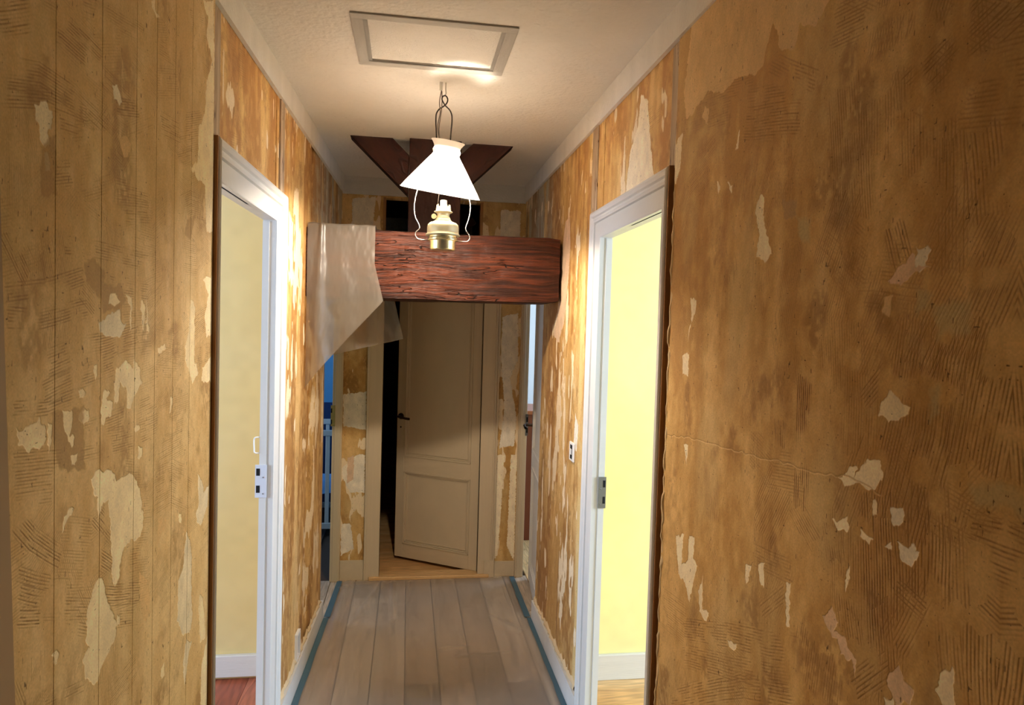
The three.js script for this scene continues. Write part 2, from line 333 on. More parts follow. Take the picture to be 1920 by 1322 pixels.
const NEAR_L = { s0: 0.92, s1: 1.88, y0: 0.55, y1: 2.45 }, NEAR_R = { s0: 0.72, s1: 1.86, y0: 0.5, y1: 2.45 }, REST = { s0: 1.86, s1: 4.4, y0: 0, y1: 2.45 };
const M = {};
function faintCombs(f, n, seed, angle, spread) { const r = rng(seed); return Array.from({ length: n }, () => { const s = mix(f.s0, f.s1, r()), y = mix(f.y0, f.y1, r()), a = angle + (r() - 0.5) * spread, l = 0.08 + r() * 0.18; return [0.03 + r() * 0.06, 0.25 + r() * 0.3, s, y, s + l * 0.5 * Math.cos(a), y + l * 0.5 * Math.sin(a), s + l * Math.cos(a + 0.25), y + l * Math.sin(a + 0.25)]; }); }
M.leftNear = wallMaterial(strippedWall({ w: 1280, h: 2048, ...NEAR_L, seed: 3, ...TONES_L, patches: LEFT_PATCHES, swipes: [...LEFT_SWIPES, ...faintCombs(NEAR_L, 46, 5, 0.1, 0.9), ...faintCombs(NEAR_L, 14, 6, 1.5, 0.3)], chips: 0, veil: 0.3, period: 0.0048 }));
M.rightNear = wallMaterial(strippedWall({ w: 1536, h: 2048, ...NEAR_R, seed: 5, ...TONES_R, patches: RIGHT_PATCHES, swipes: [...RIGHT_SWIPES, ...faintCombs(NEAR_R, 60, 7, 1.5, 0.6), ...faintCombs(NEAR_R, 14, 8, 0.3, 0.9)], chips: 0, veil: 0.35, period: 0.0062, crack: CRACK }));
{
  const r = rng(9), sw = (n, sa, sb, ya, yb) => Array.from({ length: n }, () => { const s = mix(sa, sb, r()), y = mix(ya, yb, r()), a = (r() - 0.5) * 0.7, l = 0.05 + r() * 0.06; return [0.03 + r() * 0.05, 0.5 + r() * 0.3, s, y, s + l * Math.cos(a), y + l * Math.sin(a) - 0.008]; });
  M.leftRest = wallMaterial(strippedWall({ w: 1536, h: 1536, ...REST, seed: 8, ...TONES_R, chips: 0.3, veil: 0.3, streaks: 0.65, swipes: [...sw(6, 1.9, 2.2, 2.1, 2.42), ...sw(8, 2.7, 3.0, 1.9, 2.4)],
    bands: (s, y, n2, mott) => (s > 3.42 && s < 4.4 && y > 2.0 ? [186, 176, 152, 0.75 * smooth(0.42, 0.5, n2)] : s > 2.7 && s < 2.83 ? [226, 202, 156, 0.7 * smooth(0.42, 0.55, n2 + (mott - 0.5) * 0.5)] : null) }));
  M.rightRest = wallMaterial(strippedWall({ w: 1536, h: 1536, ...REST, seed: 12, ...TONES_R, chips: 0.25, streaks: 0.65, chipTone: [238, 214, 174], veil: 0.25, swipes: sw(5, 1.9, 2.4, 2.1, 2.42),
    patches: [[0, 2.02, 2.10, 2.06, 2.22, 2.10, 2.36, 2.17, 2.40, 2.19, 2.30, 2.26, 2.24, 2.30, 2.10, 2.18, 2.08], [5, 3.13, 2.16, 3.22, 2.14, 3.30, 1.95, 3.32, 1.70, 3.42, 1.60, 3.30, 1.56, 3.18, 1.66, 3.12, 1.85, 3.10, 2.02], [1, 2.84, 1.22, 2.90, 1.26, 2.92, 1.12, 2.86, 1.10]],
    bands: (s, y, n2, mott) => (s > 3.4 && y > 2.0 ? [176, 166, 140, 0.8 * smooth(0.4, 0.5, n2)] : s > 2.66 && s < 2.86 ? [224, 194, 132, 0.7 * smooth(0.35, 0.6, n2 + (mott - 0.5) * 0.5)] : null) }));
}
M.farPanel = wallMaterial(strippedWall({ w: 1280, h: 1536, s0: -0.5, s1: 0.8, y0: 0, y1: 2.45, seed: 21, ...TONES_R, chips: 0.7, chipTone: [238, 214, 174], veil: 0.35,
  patches: [[1, -0.395, 1.18, -0.25, 1.2, -0.25, 0.96, -0.39, 0.98], [1, -0.39, 0.72, -0.3, 0.8, -0.25, 0.8, -0.25, 0.56, -0.34, 0.56, -0.39, 0.66], [5, -0.36, 0.78, -0.32, 0.8, -0.32, 0.64, -0.36, 0.62], [1, -0.39, 0.36, -0.33, 0.36, -0.31, 0.2, -0.39, 0.16],
    [1, 0.60, 1.7, 0.70, 1.72, 0.71, 1.42, 0.66, 1.3, 0.71, 1.05, 0.70, 0.86, 0.60, 0.84, 0.63, 1.1, 0.60, 1.4], [0, 0.59, 0.8, 0.64, 0.8, 0.62, 0.3, 0.6, 0.12, 0.58, 0.12], [0, 0.68, 0.8, 0.72, 0.8, 0.72, 0.1, 0.67, 0.2], [1, -0.36, 2.4, -0.22, 2.42, -0.23, 2.24, -0.3, 2.14, -0.36, 2.16], [1, 0.57, 2.38, 0.7, 2.38, 0.7, 2.1, 0.57, 2.1]] }), 0.005);

// ---------------------------------------------------------------- other materials
M.white = (() => { const t = paint(512, 512, (u, v, o) => { const n = fbm(u * 60, v * 60, 3), m = fbm(u * 5, v * 5, 3), k = 1 + (m - 0.5) * 0.05; o[0] = 222 * k; o[1] = 216 * k; o[2] = 206 * k; o[3] = 0.5 + (n - 0.5) * 0.5; }); return new THREE.MeshStandardMaterial({ map: t.map, bumpMap: t.bump, bumpScale: 0.0008, roughness: 0.38 }); })();
M.cream = (() => { const c = M.white.clone(); c.color.set(0xeeddc0); return c; })();
M.ceiling = (() => { const t = paint(1024, 1024, (u, v, o) => { const n = fbm(u * 180, v * 180, 3), m = fbm(u * 9, v * 9, 3), k = 1 + (m - 0.5) * 0.05; o[0] = 238 * k; o[1] = 233 * k; o[2] = 226 * k; o[3] = n; }); for (const x of [t.map, t.bump]) x.repeat.set(0.5, 0.5); return new THREE.MeshStandardMaterial({ map: t.map, bumpMap: t.bump, bumpScale: 0.003, roughness: 0.9 }); })();
function woodTexture(w, h, a, b, c, stretchU, stretchV, seed, crackle) { // grain runs along u
  return paint(w, h, (u, v, o) => {
    const wob = (fbm(u * stretchU * 0.6 + seed, v * 4, 3) - 0.5) * 0.07, n = fbm(u * stretchU + seed, (v + wob) * stretchV, 4), f = noise(u * stretchU * 6, (v + wob) * stretchV * 9 + seed), m = fbm(u * stretchU * 0.7 + 5, v * 5 + seed, 3);
    const t = sat((n - 0.5) * 2.1 + (m - 0.5) * 1.2 + 0.5); let r = mix(a[0], b[0], t), g = mix(a[1], b[1], t), bl = mix(a[2], b[2], t), hh = 0.6 + (n - 0.5) * 0.5 + (f - 0.5) * 0.15;
    if (crackle) { const cr = Math.abs(fbm(u * stretchU * 0.8 + 31, (v + wob * 1.4) * stretchV * 0.42 + seed, 3) - 0.5); const k = smooth(0.016, 0.004, cr) * smooth(0.42, 0.58, m + (f - 0.5) * 0.2) * crackle; r = mix(r, c[0], k); g = mix(g, c[1], k); bl = mix(bl, c[2], k); hh -= k * 0.5; }
    const s = 1 + (f - 0.5) * 0.24; o[0] = r * s; o[1] = g * s; o[2] = bl * s; o[3] = hh;
  });
}
M.beam = (() => { const t = woodTexture(2048, 768, [40, 17, 9], [86, 39, 19], [16, 8, 5], 8, 58, 4, 1); return new THREE.MeshPhysicalMaterial({ map: t.map, bumpMap: t.bump, bumpScale: 0.009, roughness: 0.5, specularIntensity: 0.45 }); })();
M.darkTimber = (() => { const t = woodTexture(1024, 256, [30, 14, 10], [42, 20, 14], [18, 9, 7], 5, 12, 14, 0.5); return new THREE.MeshPhysicalMaterial({ map: t.map, bumpMap: t.bump, bumpScale: 0.003, roughness: 0.8, specularIntensity: 0.25 }); })();
M.greyStud = (() => { const t = woodTexture(512, 128, [150, 124, 96], [186, 164, 136], [88, 64, 46], 4, 14, 24, 0.9); return new THREE.MeshStandardMaterial({ map: t.map, bumpMap: t.bump, bumpScale: 0.003, roughness: 0.85 }); })();
M.rawWood = mat(0x9a6c40, 0.8); M.edgeWood = mat(0xa98a66, 0.7); M.storeWood = mat(0x8a6c4c, 0.9);
const oakTex = woodTexture(1024, 256, [202, 184, 162], [222, 206, 186], [156, 136, 112], 5, 12, 33, 0.4);
const plankMats = [0xffffff, 0xe6ded4, 0xd3cbc2, 0xf2e8dc].map((c) => new THREE.MeshStandardMaterial({ color: c, map: oakTex.map, bumpMap: oakTex.bump, bumpScale: 0.0006, roughness: 0.55 }));
const redTex = woodTexture(1024, 256, [156, 84, 60], [180, 104, 76], [110, 56, 40], 5, 10, 43, 0.3);
const redMats = [0xffffff, 0xefe6e0].map((c) => new THREE.MeshStandardMaterial({ color: c, map: redTex.map, roughness: 0.4 }));
const honeyTex = woodTexture(1024, 256, [206, 160, 104], [222, 182, 128], [160, 112, 66], 5, 12, 53, 0.4);
const honeyMats = [0xffffff, 0xf3ebe2].map((c) => new THREE.MeshStandardMaterial({ color: c, map: honeyTex.map, roughness: 0.45 }));
function sponge(a, b, seed) { const t = paint(768, 768, (u, v, o) => { const n = fbm(u * 7 + seed, v * 7, 4), f = noise(u * 160, v * 160), k = sat((n - 0.5) * 2.2 + 0.5); for (let i = 0; i < 3; i++) o[i] = mix(a[i], b[i], k) * (1 + (f - 0.5) * 0.03); o[3] = fbm(u * 40, v * 26, 3); }); for (const x of [t.map, t.bump]) x.repeat.set(0.4, 0.4); return new THREE.MeshStandardMaterial({ map: t.map, bumpMap: t.bump, bumpScale: 0.004, roughness: 0.8 }); }
M.yellowLeft = sponge([226, 194, 122], [230, 208, 152], 3); M.yellowRight = sponge([250, 236, 150], [248, 236, 164], 9);
M.nurseryBlue = sponge([96, 164, 208], [132, 190, 222], 15); M.navy = mat(0x1f3a66, 0.8); M.roomWhite = mat(0xeceae6, 0.85);
M.brass = new THREE.MeshStandardMaterial({ color: new THREE.Color().setRGB(0.62, 0.52, 0.26), metalness: 0.9, roughness: 0.27 });
M.brassDull = new THREE.MeshStandardMaterial({ color: new THREE.Color().setRGB(0.42, 0.35, 0.20), metalness: 0.7, roughness: 0.5 });
M.steel = new THREE.MeshStandardMaterial({ color: 0x7f7f7e, metalness: 0.7, roughness: 0.5 }); M.silverWire = new THREE.MeshStandardMaterial({ color: 0xb0aaa0, metalness: 0.6, roughness: 0.4 });
M.blackWire = new THREE.MeshStandardMaterial({ color: 0x2a2019, metalness: 0.4, roughness: 0.5 }); M.darkBronze = new THREE.MeshStandardMaterial({ color: 0x4a3a2c, metalness: 0.8, roughness: 0.4 });
M.plateBlack = mat(0x0c0c0c, 0.9); M.plastic = mat(0xece8e0, 0.35); M.tape = mat(0x47646f, 0.6); M.paintedPlate = mat(0xd9d9dc, 0.4);

// ---------------------------------------------------------------- wall frames: s metres along the corridor, y up, o out of the wall into the corridor
const AT = { L: (s, y, o = 0) => V(-0.5746 + 0.0347 * s + o, y, -s + o * 0.0347), R: (s, y, o = 0) => V(0.7248 + 0.0024 * s - o, y, -s) };
function fixed(geo, flip) { if (flip) { const i = geo.index.array; for (let k = 0; k < i.length; k += 3) { const t = i[k]; i[k] = i[k + 1]; i[k + 1] = t; } } geo.computeVertexNormals(); return geo; }
function sbox(side, s0, s1, y0, y1, o0, o1, frame) {
  const g = new THREE.BoxGeometry(1, 1, 1), p = g.attributes.position, uv = g.attributes.uv;
  for (let i = 0; i < p.count; i++) { const s = mix(s0, s1, p.getX(i) + 0.5), y = mix(y0, y1, p.getY(i) + 0.5), o = mix(o0, o1, p.getZ(i) + 0.5), q = AT[side](s, y, o); p.setXYZ(i, q.x, q.y, q.z);
    if (frame) uv.setXY(i, (s - frame.s0) / (frame.s1 - frame.s0), (y - frame.y0) / (frame.y1 - frame.y0)); else uv.setXY(i, y, s * 4); }
  return fixed(g, side === 'R');
}
function box(x0, x1, y0, y1, z0, z1) { const g = new THREE.BoxGeometry(x1 - x0, y1 - y0, z1 - z0); g.translate((x0 + x1) / 2, (y0 + y1) / 2, (z0 + z1) / 2); return g; }
function rbox(x0, x1, y0, y1, z0, z1, r = 0.003) { const g = new RoundedBoxGeometry(x1 - x0, y1 - y0, z1 - z0, 2, r); g.translate((x0 + x1) / 2, (y0 + y1) / 2, (z0 + z1) / 2); return g; }
function sheet(nu, nv, f) { // grid surface f(u, v) -> Vector3
  const pos = [], uv = [], ix = []; for (let j = 0; j <= nv; j++) for (let i = 0; i <= nu; i++) { const q = f(i / nu, j / nv); pos.push(q.x, q.y, q.z); uv.push(i / nu, j / nv); }
  for (let j = 0; j < nv; j++) for (let i = 0; i < nu; i++) { const a = j * (nu + 1) + i, b = a + 1, c = a + nu + 1, d = c + 1; ix.push(a, b, d, a, d, c); }
  const g = new THREE.BufferGeometry(); g.setAttribute('position', new THREE.Float32BufferAttribute(pos, 3)); g.setAttribute('uv', new THREE.Float32BufferAttribute(uv, 2)); g.setIndex(ix); g.computeVertexNormals(); return g;
}
function tube(pts, r, seg = 40) { return new THREE.TubeGeometry(new THREE.CatmullRomCurve3(pts), seg, r, 8); }
function stripWall(side, plan, y0, y1, thick, frame) { // plan: [s, o] points of the visible face
  const pos = [], uv = [], ix = []; let n = 0; const back = plan.map(([s]) => [s, -thick]).reverse(), ring = [...plan, ...back, plan[0]];
  for (let k = 0; k + 1 < ring.length; k++) { const quad = [[ring[k], y0], [ring[k + 1], y0], [ring[k + 1], y1], [ring[k], y1]]; for (const [[s, o], y] of quad) { const q = AT[side](s, y, o); pos.push(q.x, q.y, q.z); uv.push((s - frame.s0) / (frame.s1 - frame.s0), (y - frame.y0) / (frame.y1 - frame.y0)); } ix.push(n, n + 1, n + 2, n, n + 2, n + 3); n += 4; }
  for (const y of [y0, y1]) for (let k = 0; k + 1 < plan.length; k++) { for (const [s, o] of [plan[k], plan[k + 1], [plan[k + 1][0], -thick], [plan[k][0], -thick]]) { const q = AT[side](s, y, o); pos.push(q.x, q.y, q.z); uv.push((s - frame.s0) / (frame.s1 - frame.s0), (y - frame.y0) / (frame.y1 - frame.y0)); } ix.push(...(y === y0 ? [n, n + 2, n + 1, n, n + 3, n + 2] : [n, n + 1, n + 2, n, n + 2, n + 3])); n += 4; }
  const g = new THREE.BufferGeometry(); g.setAttribute('position', new THREE.Float32BufferAttribute(pos, 3)); g.setAttribute('uv', new THREE.Float32BufferAttribute(uv, 2)); g.setIndex(ix); return fixed(g, side === 'R');
}

// ---------------------------------------------------------------- the shell
const CEIL = 2.535, COR = 2.44, FAR = 4.373, T = 0.035;
// corridor floor: laminate planks along the corridor
{
  const floor = structGroup('floor', 'pale oak laminate floor of the corridor and side rooms');
  part('subfloor', box(-3.35, 3.5, -0.12, -0.012, -9.5, 2.7), mat(0x4a3524, 0.9), floor);
  const r = rng(4), W = 0.156;
  for (let k = 0; k < 9; k++) { const x0 = -0.602 + k * W; let z = 2.6 - r() * 1.1 - 0.1, z1 = 2.6; while (z1 > -4.36) { z = Math.max(z, -4.372); if (z < -4.2) z = -4.372; const g = box(x0, x0 + W - 0.004, -0.012, 0, z + 0.004, z1), uv = g.attributes.uv, p = g.attributes.position, off = r() * 5; for (let i = 0; i < uv.count; i++) uv.setXY(i, p.getZ(i) * 0.55 + off, (p.getX(i) - x0) * 1.6 + off); part('plank', g, plankMats[Math.floor(r() * 4)], floor); z1 = z; z = z1 - 1.2; } }
  const lay = (mats, x0, x1, z0, z1, w, alongX) => { for (let a = alongX ? z0 : x0; a < (alongX ? z1 : x1) - 0.01; a += w) { const b = Math.min(a + w - 0.0015, alongX ? z1 : x1), g = alongX ? box(x0, x1, -0.012, 0, a, b) : box(a, b, -0.012, 0, z0, z1), uv = g.attributes.uv, p = g.attributes.position, off = r() * 4; for (let i = 0; i < uv.count; i++) uv.setXY(i, (alongX ? p.getX(i) : p.getZ(i)) * 0.5 + off, (alongX ? p.getZ(i) : p.getX(i)) * 1.5 + off); part('plank', g, mats[Math.floor(r() * mats.length)], floor); } };
  lay(redMats, -3.2, -0.603, -3.2, 0.7, 0.14, false); lay(honeyMats, 0.803, 3.4, -3.05, 0.7, 0.12, true); lay(honeyMats, -0.34, 0.6, -9.4, -4.374, 0.12, true); lay([mat(0x5b4636, 0.6)], -3.1, -0.603, -6.5, -3.3, 0.2, false); lay(honeyMats, 0.803, 3.1, -6.5, -3.15, 0.2, false);
}
// ceiling slab with the hatch opening
const HX0 = -0.154, HX1 = 0.275, HZ0 = -2.433, HZ1 = -2.105;
{
  const sh = new THREE.Shape([[-3.4, -2.8], [3.5, -2.8], [3.5, 6.8], [-3.4, 6.8]].map(([x, y]) => new THREE.Vector2(x, y)));
  sh.holes.push(new THREE.Path([[HX0, -HZ1], [HX0, -HZ0], [HX1, -HZ0], [HX1, -HZ1]].map(([x, y]) => new THREE.Vector2(x, y))));
  sh.holes.push(new THREE.Path([[-0.34, FAR + 0.07], [-0.34, 6.75], [0.60, 6.75], [0.60, FAR + 0.07]].map(([x, y]) => new THREE.Vector2(x, y)))); // store ceiling cut away, an invented opening that keeps the store dark
  const g = new THREE.ExtrudeGeometry(sh, { depth: 0.12, bevelEnabled: false }); g.rotateX(-Math.PI / 2); g.translate(0, CEIL, 0);
  struct('ceiling', g, M.ceiling, 'white painted plaster ceiling');
}
struct('wall_back', box(-0.8, 0.9, 0, CEIL, 2.6, 2.7), mat(0xb08a58, 0.9), 'pale wall closing the corridor');

// left wall
const wallL = structGroup('wall_left', 'stripped left corridor wall with paste combing and cream patches');
const wallR = structGroup('wall_right', 'stripped right corridor wall with brown paste combing');
{
  const seams = [1.866, 1.707, 1.603, 1.503, 1.408, 1.272, 1.128, 0.98, 0.84, 0.7, 0.56, 0.4, 0.24, 0.08, -0.08, -0.24, -0.4, -0.56, -0.72, -0.88, -1.04, -1.25, -1.5, -1.75, -2.0, -2.25, -2.65];
  for (let k = 0; k + 1 < seams.length; k++) part('board', sbox('L', seams[k + 1] + 0.0009, seams[k] - 0.0009, 0, COR + 0.05, -0.02, 0.006, NEAR_L), M.leftNear, wallL);
  part('backing', sbox('L', -2.65, 1.9, 0, CEIL, -0.045, -0.0215), M.rawWood, wallL);
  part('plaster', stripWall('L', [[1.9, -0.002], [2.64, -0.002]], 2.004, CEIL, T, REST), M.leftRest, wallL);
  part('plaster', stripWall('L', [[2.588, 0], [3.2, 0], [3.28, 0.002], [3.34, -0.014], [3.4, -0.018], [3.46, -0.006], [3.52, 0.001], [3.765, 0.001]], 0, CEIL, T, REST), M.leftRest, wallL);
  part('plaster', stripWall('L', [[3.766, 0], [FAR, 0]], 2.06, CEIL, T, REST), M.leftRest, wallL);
  part('stud', sbox('L', 1.872, 1.93, 2.09, COR + 0.02, -0.03, 0.001), M.greyStud, wallL);
  part('stud', sbox('L', 2.63, 2.70, 2.09, COR + 0.02, -0.03, 0.006), M.greyStud, wallL);
  part('jamb', sbox('L', 3.766, 3.782, 0, 2.05, -T - 0.005, 0.002), M.edgeWood, wallL);
  part('plaster', sbox('R', -2.65, 1.832, 0, CEIL, -T, 0.005, NEAR_R), M.rightNear, wallR);
  part('backing', sbox('R', 1.82, 1.88, 0, 2.1, -T, -0.012), M.rawWood, wallR);
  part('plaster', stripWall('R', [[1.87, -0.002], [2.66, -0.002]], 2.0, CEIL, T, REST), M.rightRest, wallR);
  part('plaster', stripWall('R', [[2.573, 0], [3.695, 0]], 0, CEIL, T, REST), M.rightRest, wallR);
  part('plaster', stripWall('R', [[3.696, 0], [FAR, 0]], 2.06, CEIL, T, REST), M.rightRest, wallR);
  part('stud', sbox('R', 1.835, 1.885, 2.09, COR + 0.02, -0.03, 0.001), M.greyStud, wallR);
  part('stud', sbox('R', 2.655, 2.735, 2.09, COR + 0.02, -0.03, 0.004), M.greyStud, wallR);
}
// ragged plaster lips left on top of the skirtings and along the casing edges
function lip(side, s0, s1, y, o, hgt, seed, parent, vertical) {
  const n = Math.round(Math.abs(s1 - s0) * 60), g = sheet(n, 3, (u, v) => { const a = mix(s0, s1, u), rag = fbm(a * 40 + seed, seed, 3), hh = hgt * (0.25 + 1.4 * rag * rag), oo = o * (0.4 + 0.9 * noise(a * 55 + seed, 4)) * Math.sin(Math.PI * Math.min(1, 0.15 + v * 0.85)); return vertical ? AT[side](y + v * hh * vertical, a, oo) : AT[side](a, y + v * hh, oo); });
  part('plaster_lip', g, M.lip, parent);
}
M.lip = mat(0xd8bc90, 0.85);
lip('L', 2.76, 3.76, 0.106, 0.012, 0.03, 3, wallL); lip('R', 2.74, 3.69, 0.106, 0.012, 0.03, 6, wallR);
lip('R', 0.0, 2.05, 1.832, 0.009, 0.022, 9, wallR, -1);

// far wall with doorway and transom light
{
  const rect = (x0, x1, y0, y1) => new THREE.Path([[x0, y0], [x0, y1], [x1, y1], [x1, y0]].map(([x, y]) => new THREE.Vector2(x, y)));
  const sh = new THREE.Shape([[-0.45, 0], [-0.151, 0], [-0.151, 1.99], [0.478, 1.99], [0.478, 0], [0.766, 0], [0.766, CEIL], [-0.45, CEIL]].map(([x, y]) => new THREE.Vector2(x, y)));
  sh.holes.push(rect(-0.169, 0.454, 2.1, 2.415));
  const g = new THREE.ExtrudeGeometry(sh, { depth: 0.07, bevelEnabled: false }), uv = g.attributes.uv, p = g.attributes.position;
  for (let i = 0; i < uv.count; i++) uv.setXY(i, (p.getX(i) + 0.5) / 1.3, p.getY(i) / 2.45);
  g.translate(0, 0, -FAR - 0.07); struct('wall_far', g, M.farPanel, 'far end wall with torn ochre and grey paper panels');
}
// cornice boards
{
  struct('trim_1', sbox('L', -2.6, FAR, COR, CEIL, 0, 0.014), M.ceiling, 'white cornice board along the left wall');
  struct('trim_2', sbox('R', -2.6, FAR, COR, CEIL, 0, 0.014), M.ceiling, 'white cornice board along the right wall');
  struct('trim_3', box(-0.42, 0.73, COR - 0.012, CEIL, -FAR, -FAR + 0.014), M.ceiling, 'white cornice board across the end wall');
}
// skirtings
{
  struct('baseboard_left', sbox('L', 2.735, 3.79, 0, 0.108, 0, 0.018), M.white, 'white skirting board under the left wall');
  struct('baseboard_right', sbox('R', 2.70, 3.70, 0, 0.108, 0, 0.018), M.white, 'white skirting board under the right wall');
  struct('baseboard_far', mergeGeometries([rbox(-0.395, -0.247, 0, 0.128, -FAR, -FAR + 0.012), rbox(0.587, 0.722, 0, 0.1, -FAR, -FAR + 0.012)]), M.cream, 'short white skirting blocks beside the end door');
}
// rooms
function windowWall(name, x, thick, z0, z1, hz0, hz1, m, label) {
  const sh = new THREE.Shape([[z0, 0], [z1, 0], [z1, CEIL], [z0, CEIL]].map(([a, b]) => new THREE.Vector2(a, b)));
  sh.holes.push(new THREE.Path([[hz0, 0.85], [hz0, 2.15], [hz1, 2.15], [hz1, 0.85]].map(([a, b]) => new THREE.Vector2(a, b))));
  const g = new THREE.ExtrudeGeometry(sh, { depth: thick, bevelEnabled: false }); g.rotateY(-Math.PI / 2); g.translate(x + (x > 0 ? thick : 0), 0, 0); struct(name, g, m, label);
}
let windowCount = 0;
function windowUnit(x, hz0, hz1) {
  const w = structGroup('window_' + ++windowCount, 'white two-light casement window of a side room'), a = x - 0.03, b = x + 0.03, zc = (hz0 + hz1) / 2;
  for (const [z0, z1, y0, y1] of [[hz0, hz0 + 0.06, 0.85, 2.15], [hz1 - 0.06, hz1, 0.85, 2.15], [zc - 0.035, zc + 0.035, 0.91, 2.09], [hz0 + 0.06, hz1 - 0.06, 0.85, 0.91], [hz0 + 0.06, hz1 - 0.06, 2.09, 2.15]]) part('window_frame', rbox(a, b, y0, y1, z0, z1, 0.006), M.white, w);
  for (const [z0, z1] of [[hz0 + 0.06, zc - 0.035], [zc + 0.035, hz1 - 0.06]]) part('pane', box(x - 0.002, x + 0.002, 0.91, 2.09, z0, z1), M.glass, w);
}
M.glass = new THREE.MeshPhysicalMaterial({ color: 0xffffff, transmission: 1, roughness: 0.02, thickness: 0 });
{
  // left yellow room
  struct('wall_left_room_end', box(-3.3, -0.5, 0, CEIL, -3.28, -3.195), M.yellowLeft, 'sponge-painted yellow end wall of the left room');
  windowWall('wall_left_room_outer', -3.3, 0.1, -3.2, 0.8, -2.1, -0.8, M.yellowLeft, 'yellow outer wall of the left room');
  struct('wall_left_room_near', box(-3.3, -0.65, 0, CEIL, 0.7, 0.8), M.yellowLeft, 'yellow near wall of the left room');
  windowUnit(-3.26, -2.1, -0.8);
  // right yellow room
  struct('wall_right_room_end', box(0.77, 3.5, 0, CEIL, -3.12, -3.03), M.yellowRight, 'bright lemon end wall of the right room');
  windowWall('wall_right_room_outer', 3.4, 0.1, -3.2, 0.8, -2.1, -0.8, M.yellowRight, 'lemon outer wall of the right room');
  struct('wall_right_room_near', box(0.8, 3.5, 0, CEIL, 0.7, 0.8), M.yellowRight, 'lemon near wall of the right room');
  windowUnit(3.46, -2.1, -0.8);
  // nursery
  struct('wall_nursery_end', box(-3.2, -0.42, 0.92, CEIL, -6.3, -6.2), M.nurseryBlue, 'light blue end wall of the nursery');
  struct('wall_nursery_dado', box(-3.2, -0.42, 0, 0.92, -6.3, -6.19), M.navy, 'navy lower wall of the nursery');
  windowWall('wall_nursery_outer', -3.2, 0.1, -6.3, -3.28, -5.6, -4.4, M.nurseryBlue, 'light blue outer wall of the nursery');
  struct('wall_nursery_side', box(-0.43, -0.36, 0, CEIL, -6.4, -FAR - 0.07), M.nurseryBlue, 'light blue inner wall of the nursery');
  windowUnit(-3.16, -5.6, -4.4);
  // back right room
  struct('wall_back_room_end', box(0.63, 3.2, 0, CEIL, -6.3, -6.2), M.roomWhite, 'white end wall of the back room');
  windowWall('wall_back_room_outer', 3.1, 0.1, -6.3, -3.1, -5.8, -4.6, M.roomWhite, 'white outer wall of the back room');
  struct('wall_back_room_side', box(0.62, 0.69, 0, CEIL, -6.4, -FAR - 0.07), M.roomWhite, 'white inner wall of the back room');
  windowUnit(3.16, -5.8, -4.6);
  // store behind the end door; its length and high roof are invented for darkness
  const ROOF = 4.3, ZS = -9.4;
  struct('wall_store_end', box(-0.45, 0.75, 0, ROOF, ZS - 0.1, ZS), M.storeWood, 'boarded end wall of the unlit store, set far back to keep it dark');
  struct('wall_store_left', box(-0.36, -0.34, 0, ROOF, ZS, -FAR - 0.07), M.storeWood, 'boarded side of the unlit store');
  struct('wall_store_right', box(0.60, 0.62, 0, ROOF, ZS, -FAR - 0.07), M.storeWood, 'boarded side of the unlit store by the hinges');
  struct('wall_store_near', box(-0.36, 0.62, CEIL + 0.12, ROOF, -FAR - 0.07, -FAR), M.storeWood, 'boarded wall above the corridor ceiling, added to enclose the dark store');
  struct('ceiling_store', box(-0.45, 0.75, ROOF, ROOF + 0.1, ZS - 0.1, -FAR), M.storeWood, 'invented high boarded roof that keeps the unlit store dark');
  // skirtings of the yellow rooms
  struct('baseboard_left_room', rbox(-3.2, -0.62, 0.015, 0.115, -3.195, -3.172, 0.004), M.white, 'white skirting under the yellow end wall');
  struct('baseboard_right_room', rbox(0.80, 3.4, 0, 0.12, -3.03, -3.01, 0.004), M.white, 'white skirting under the lemon end wall');
}

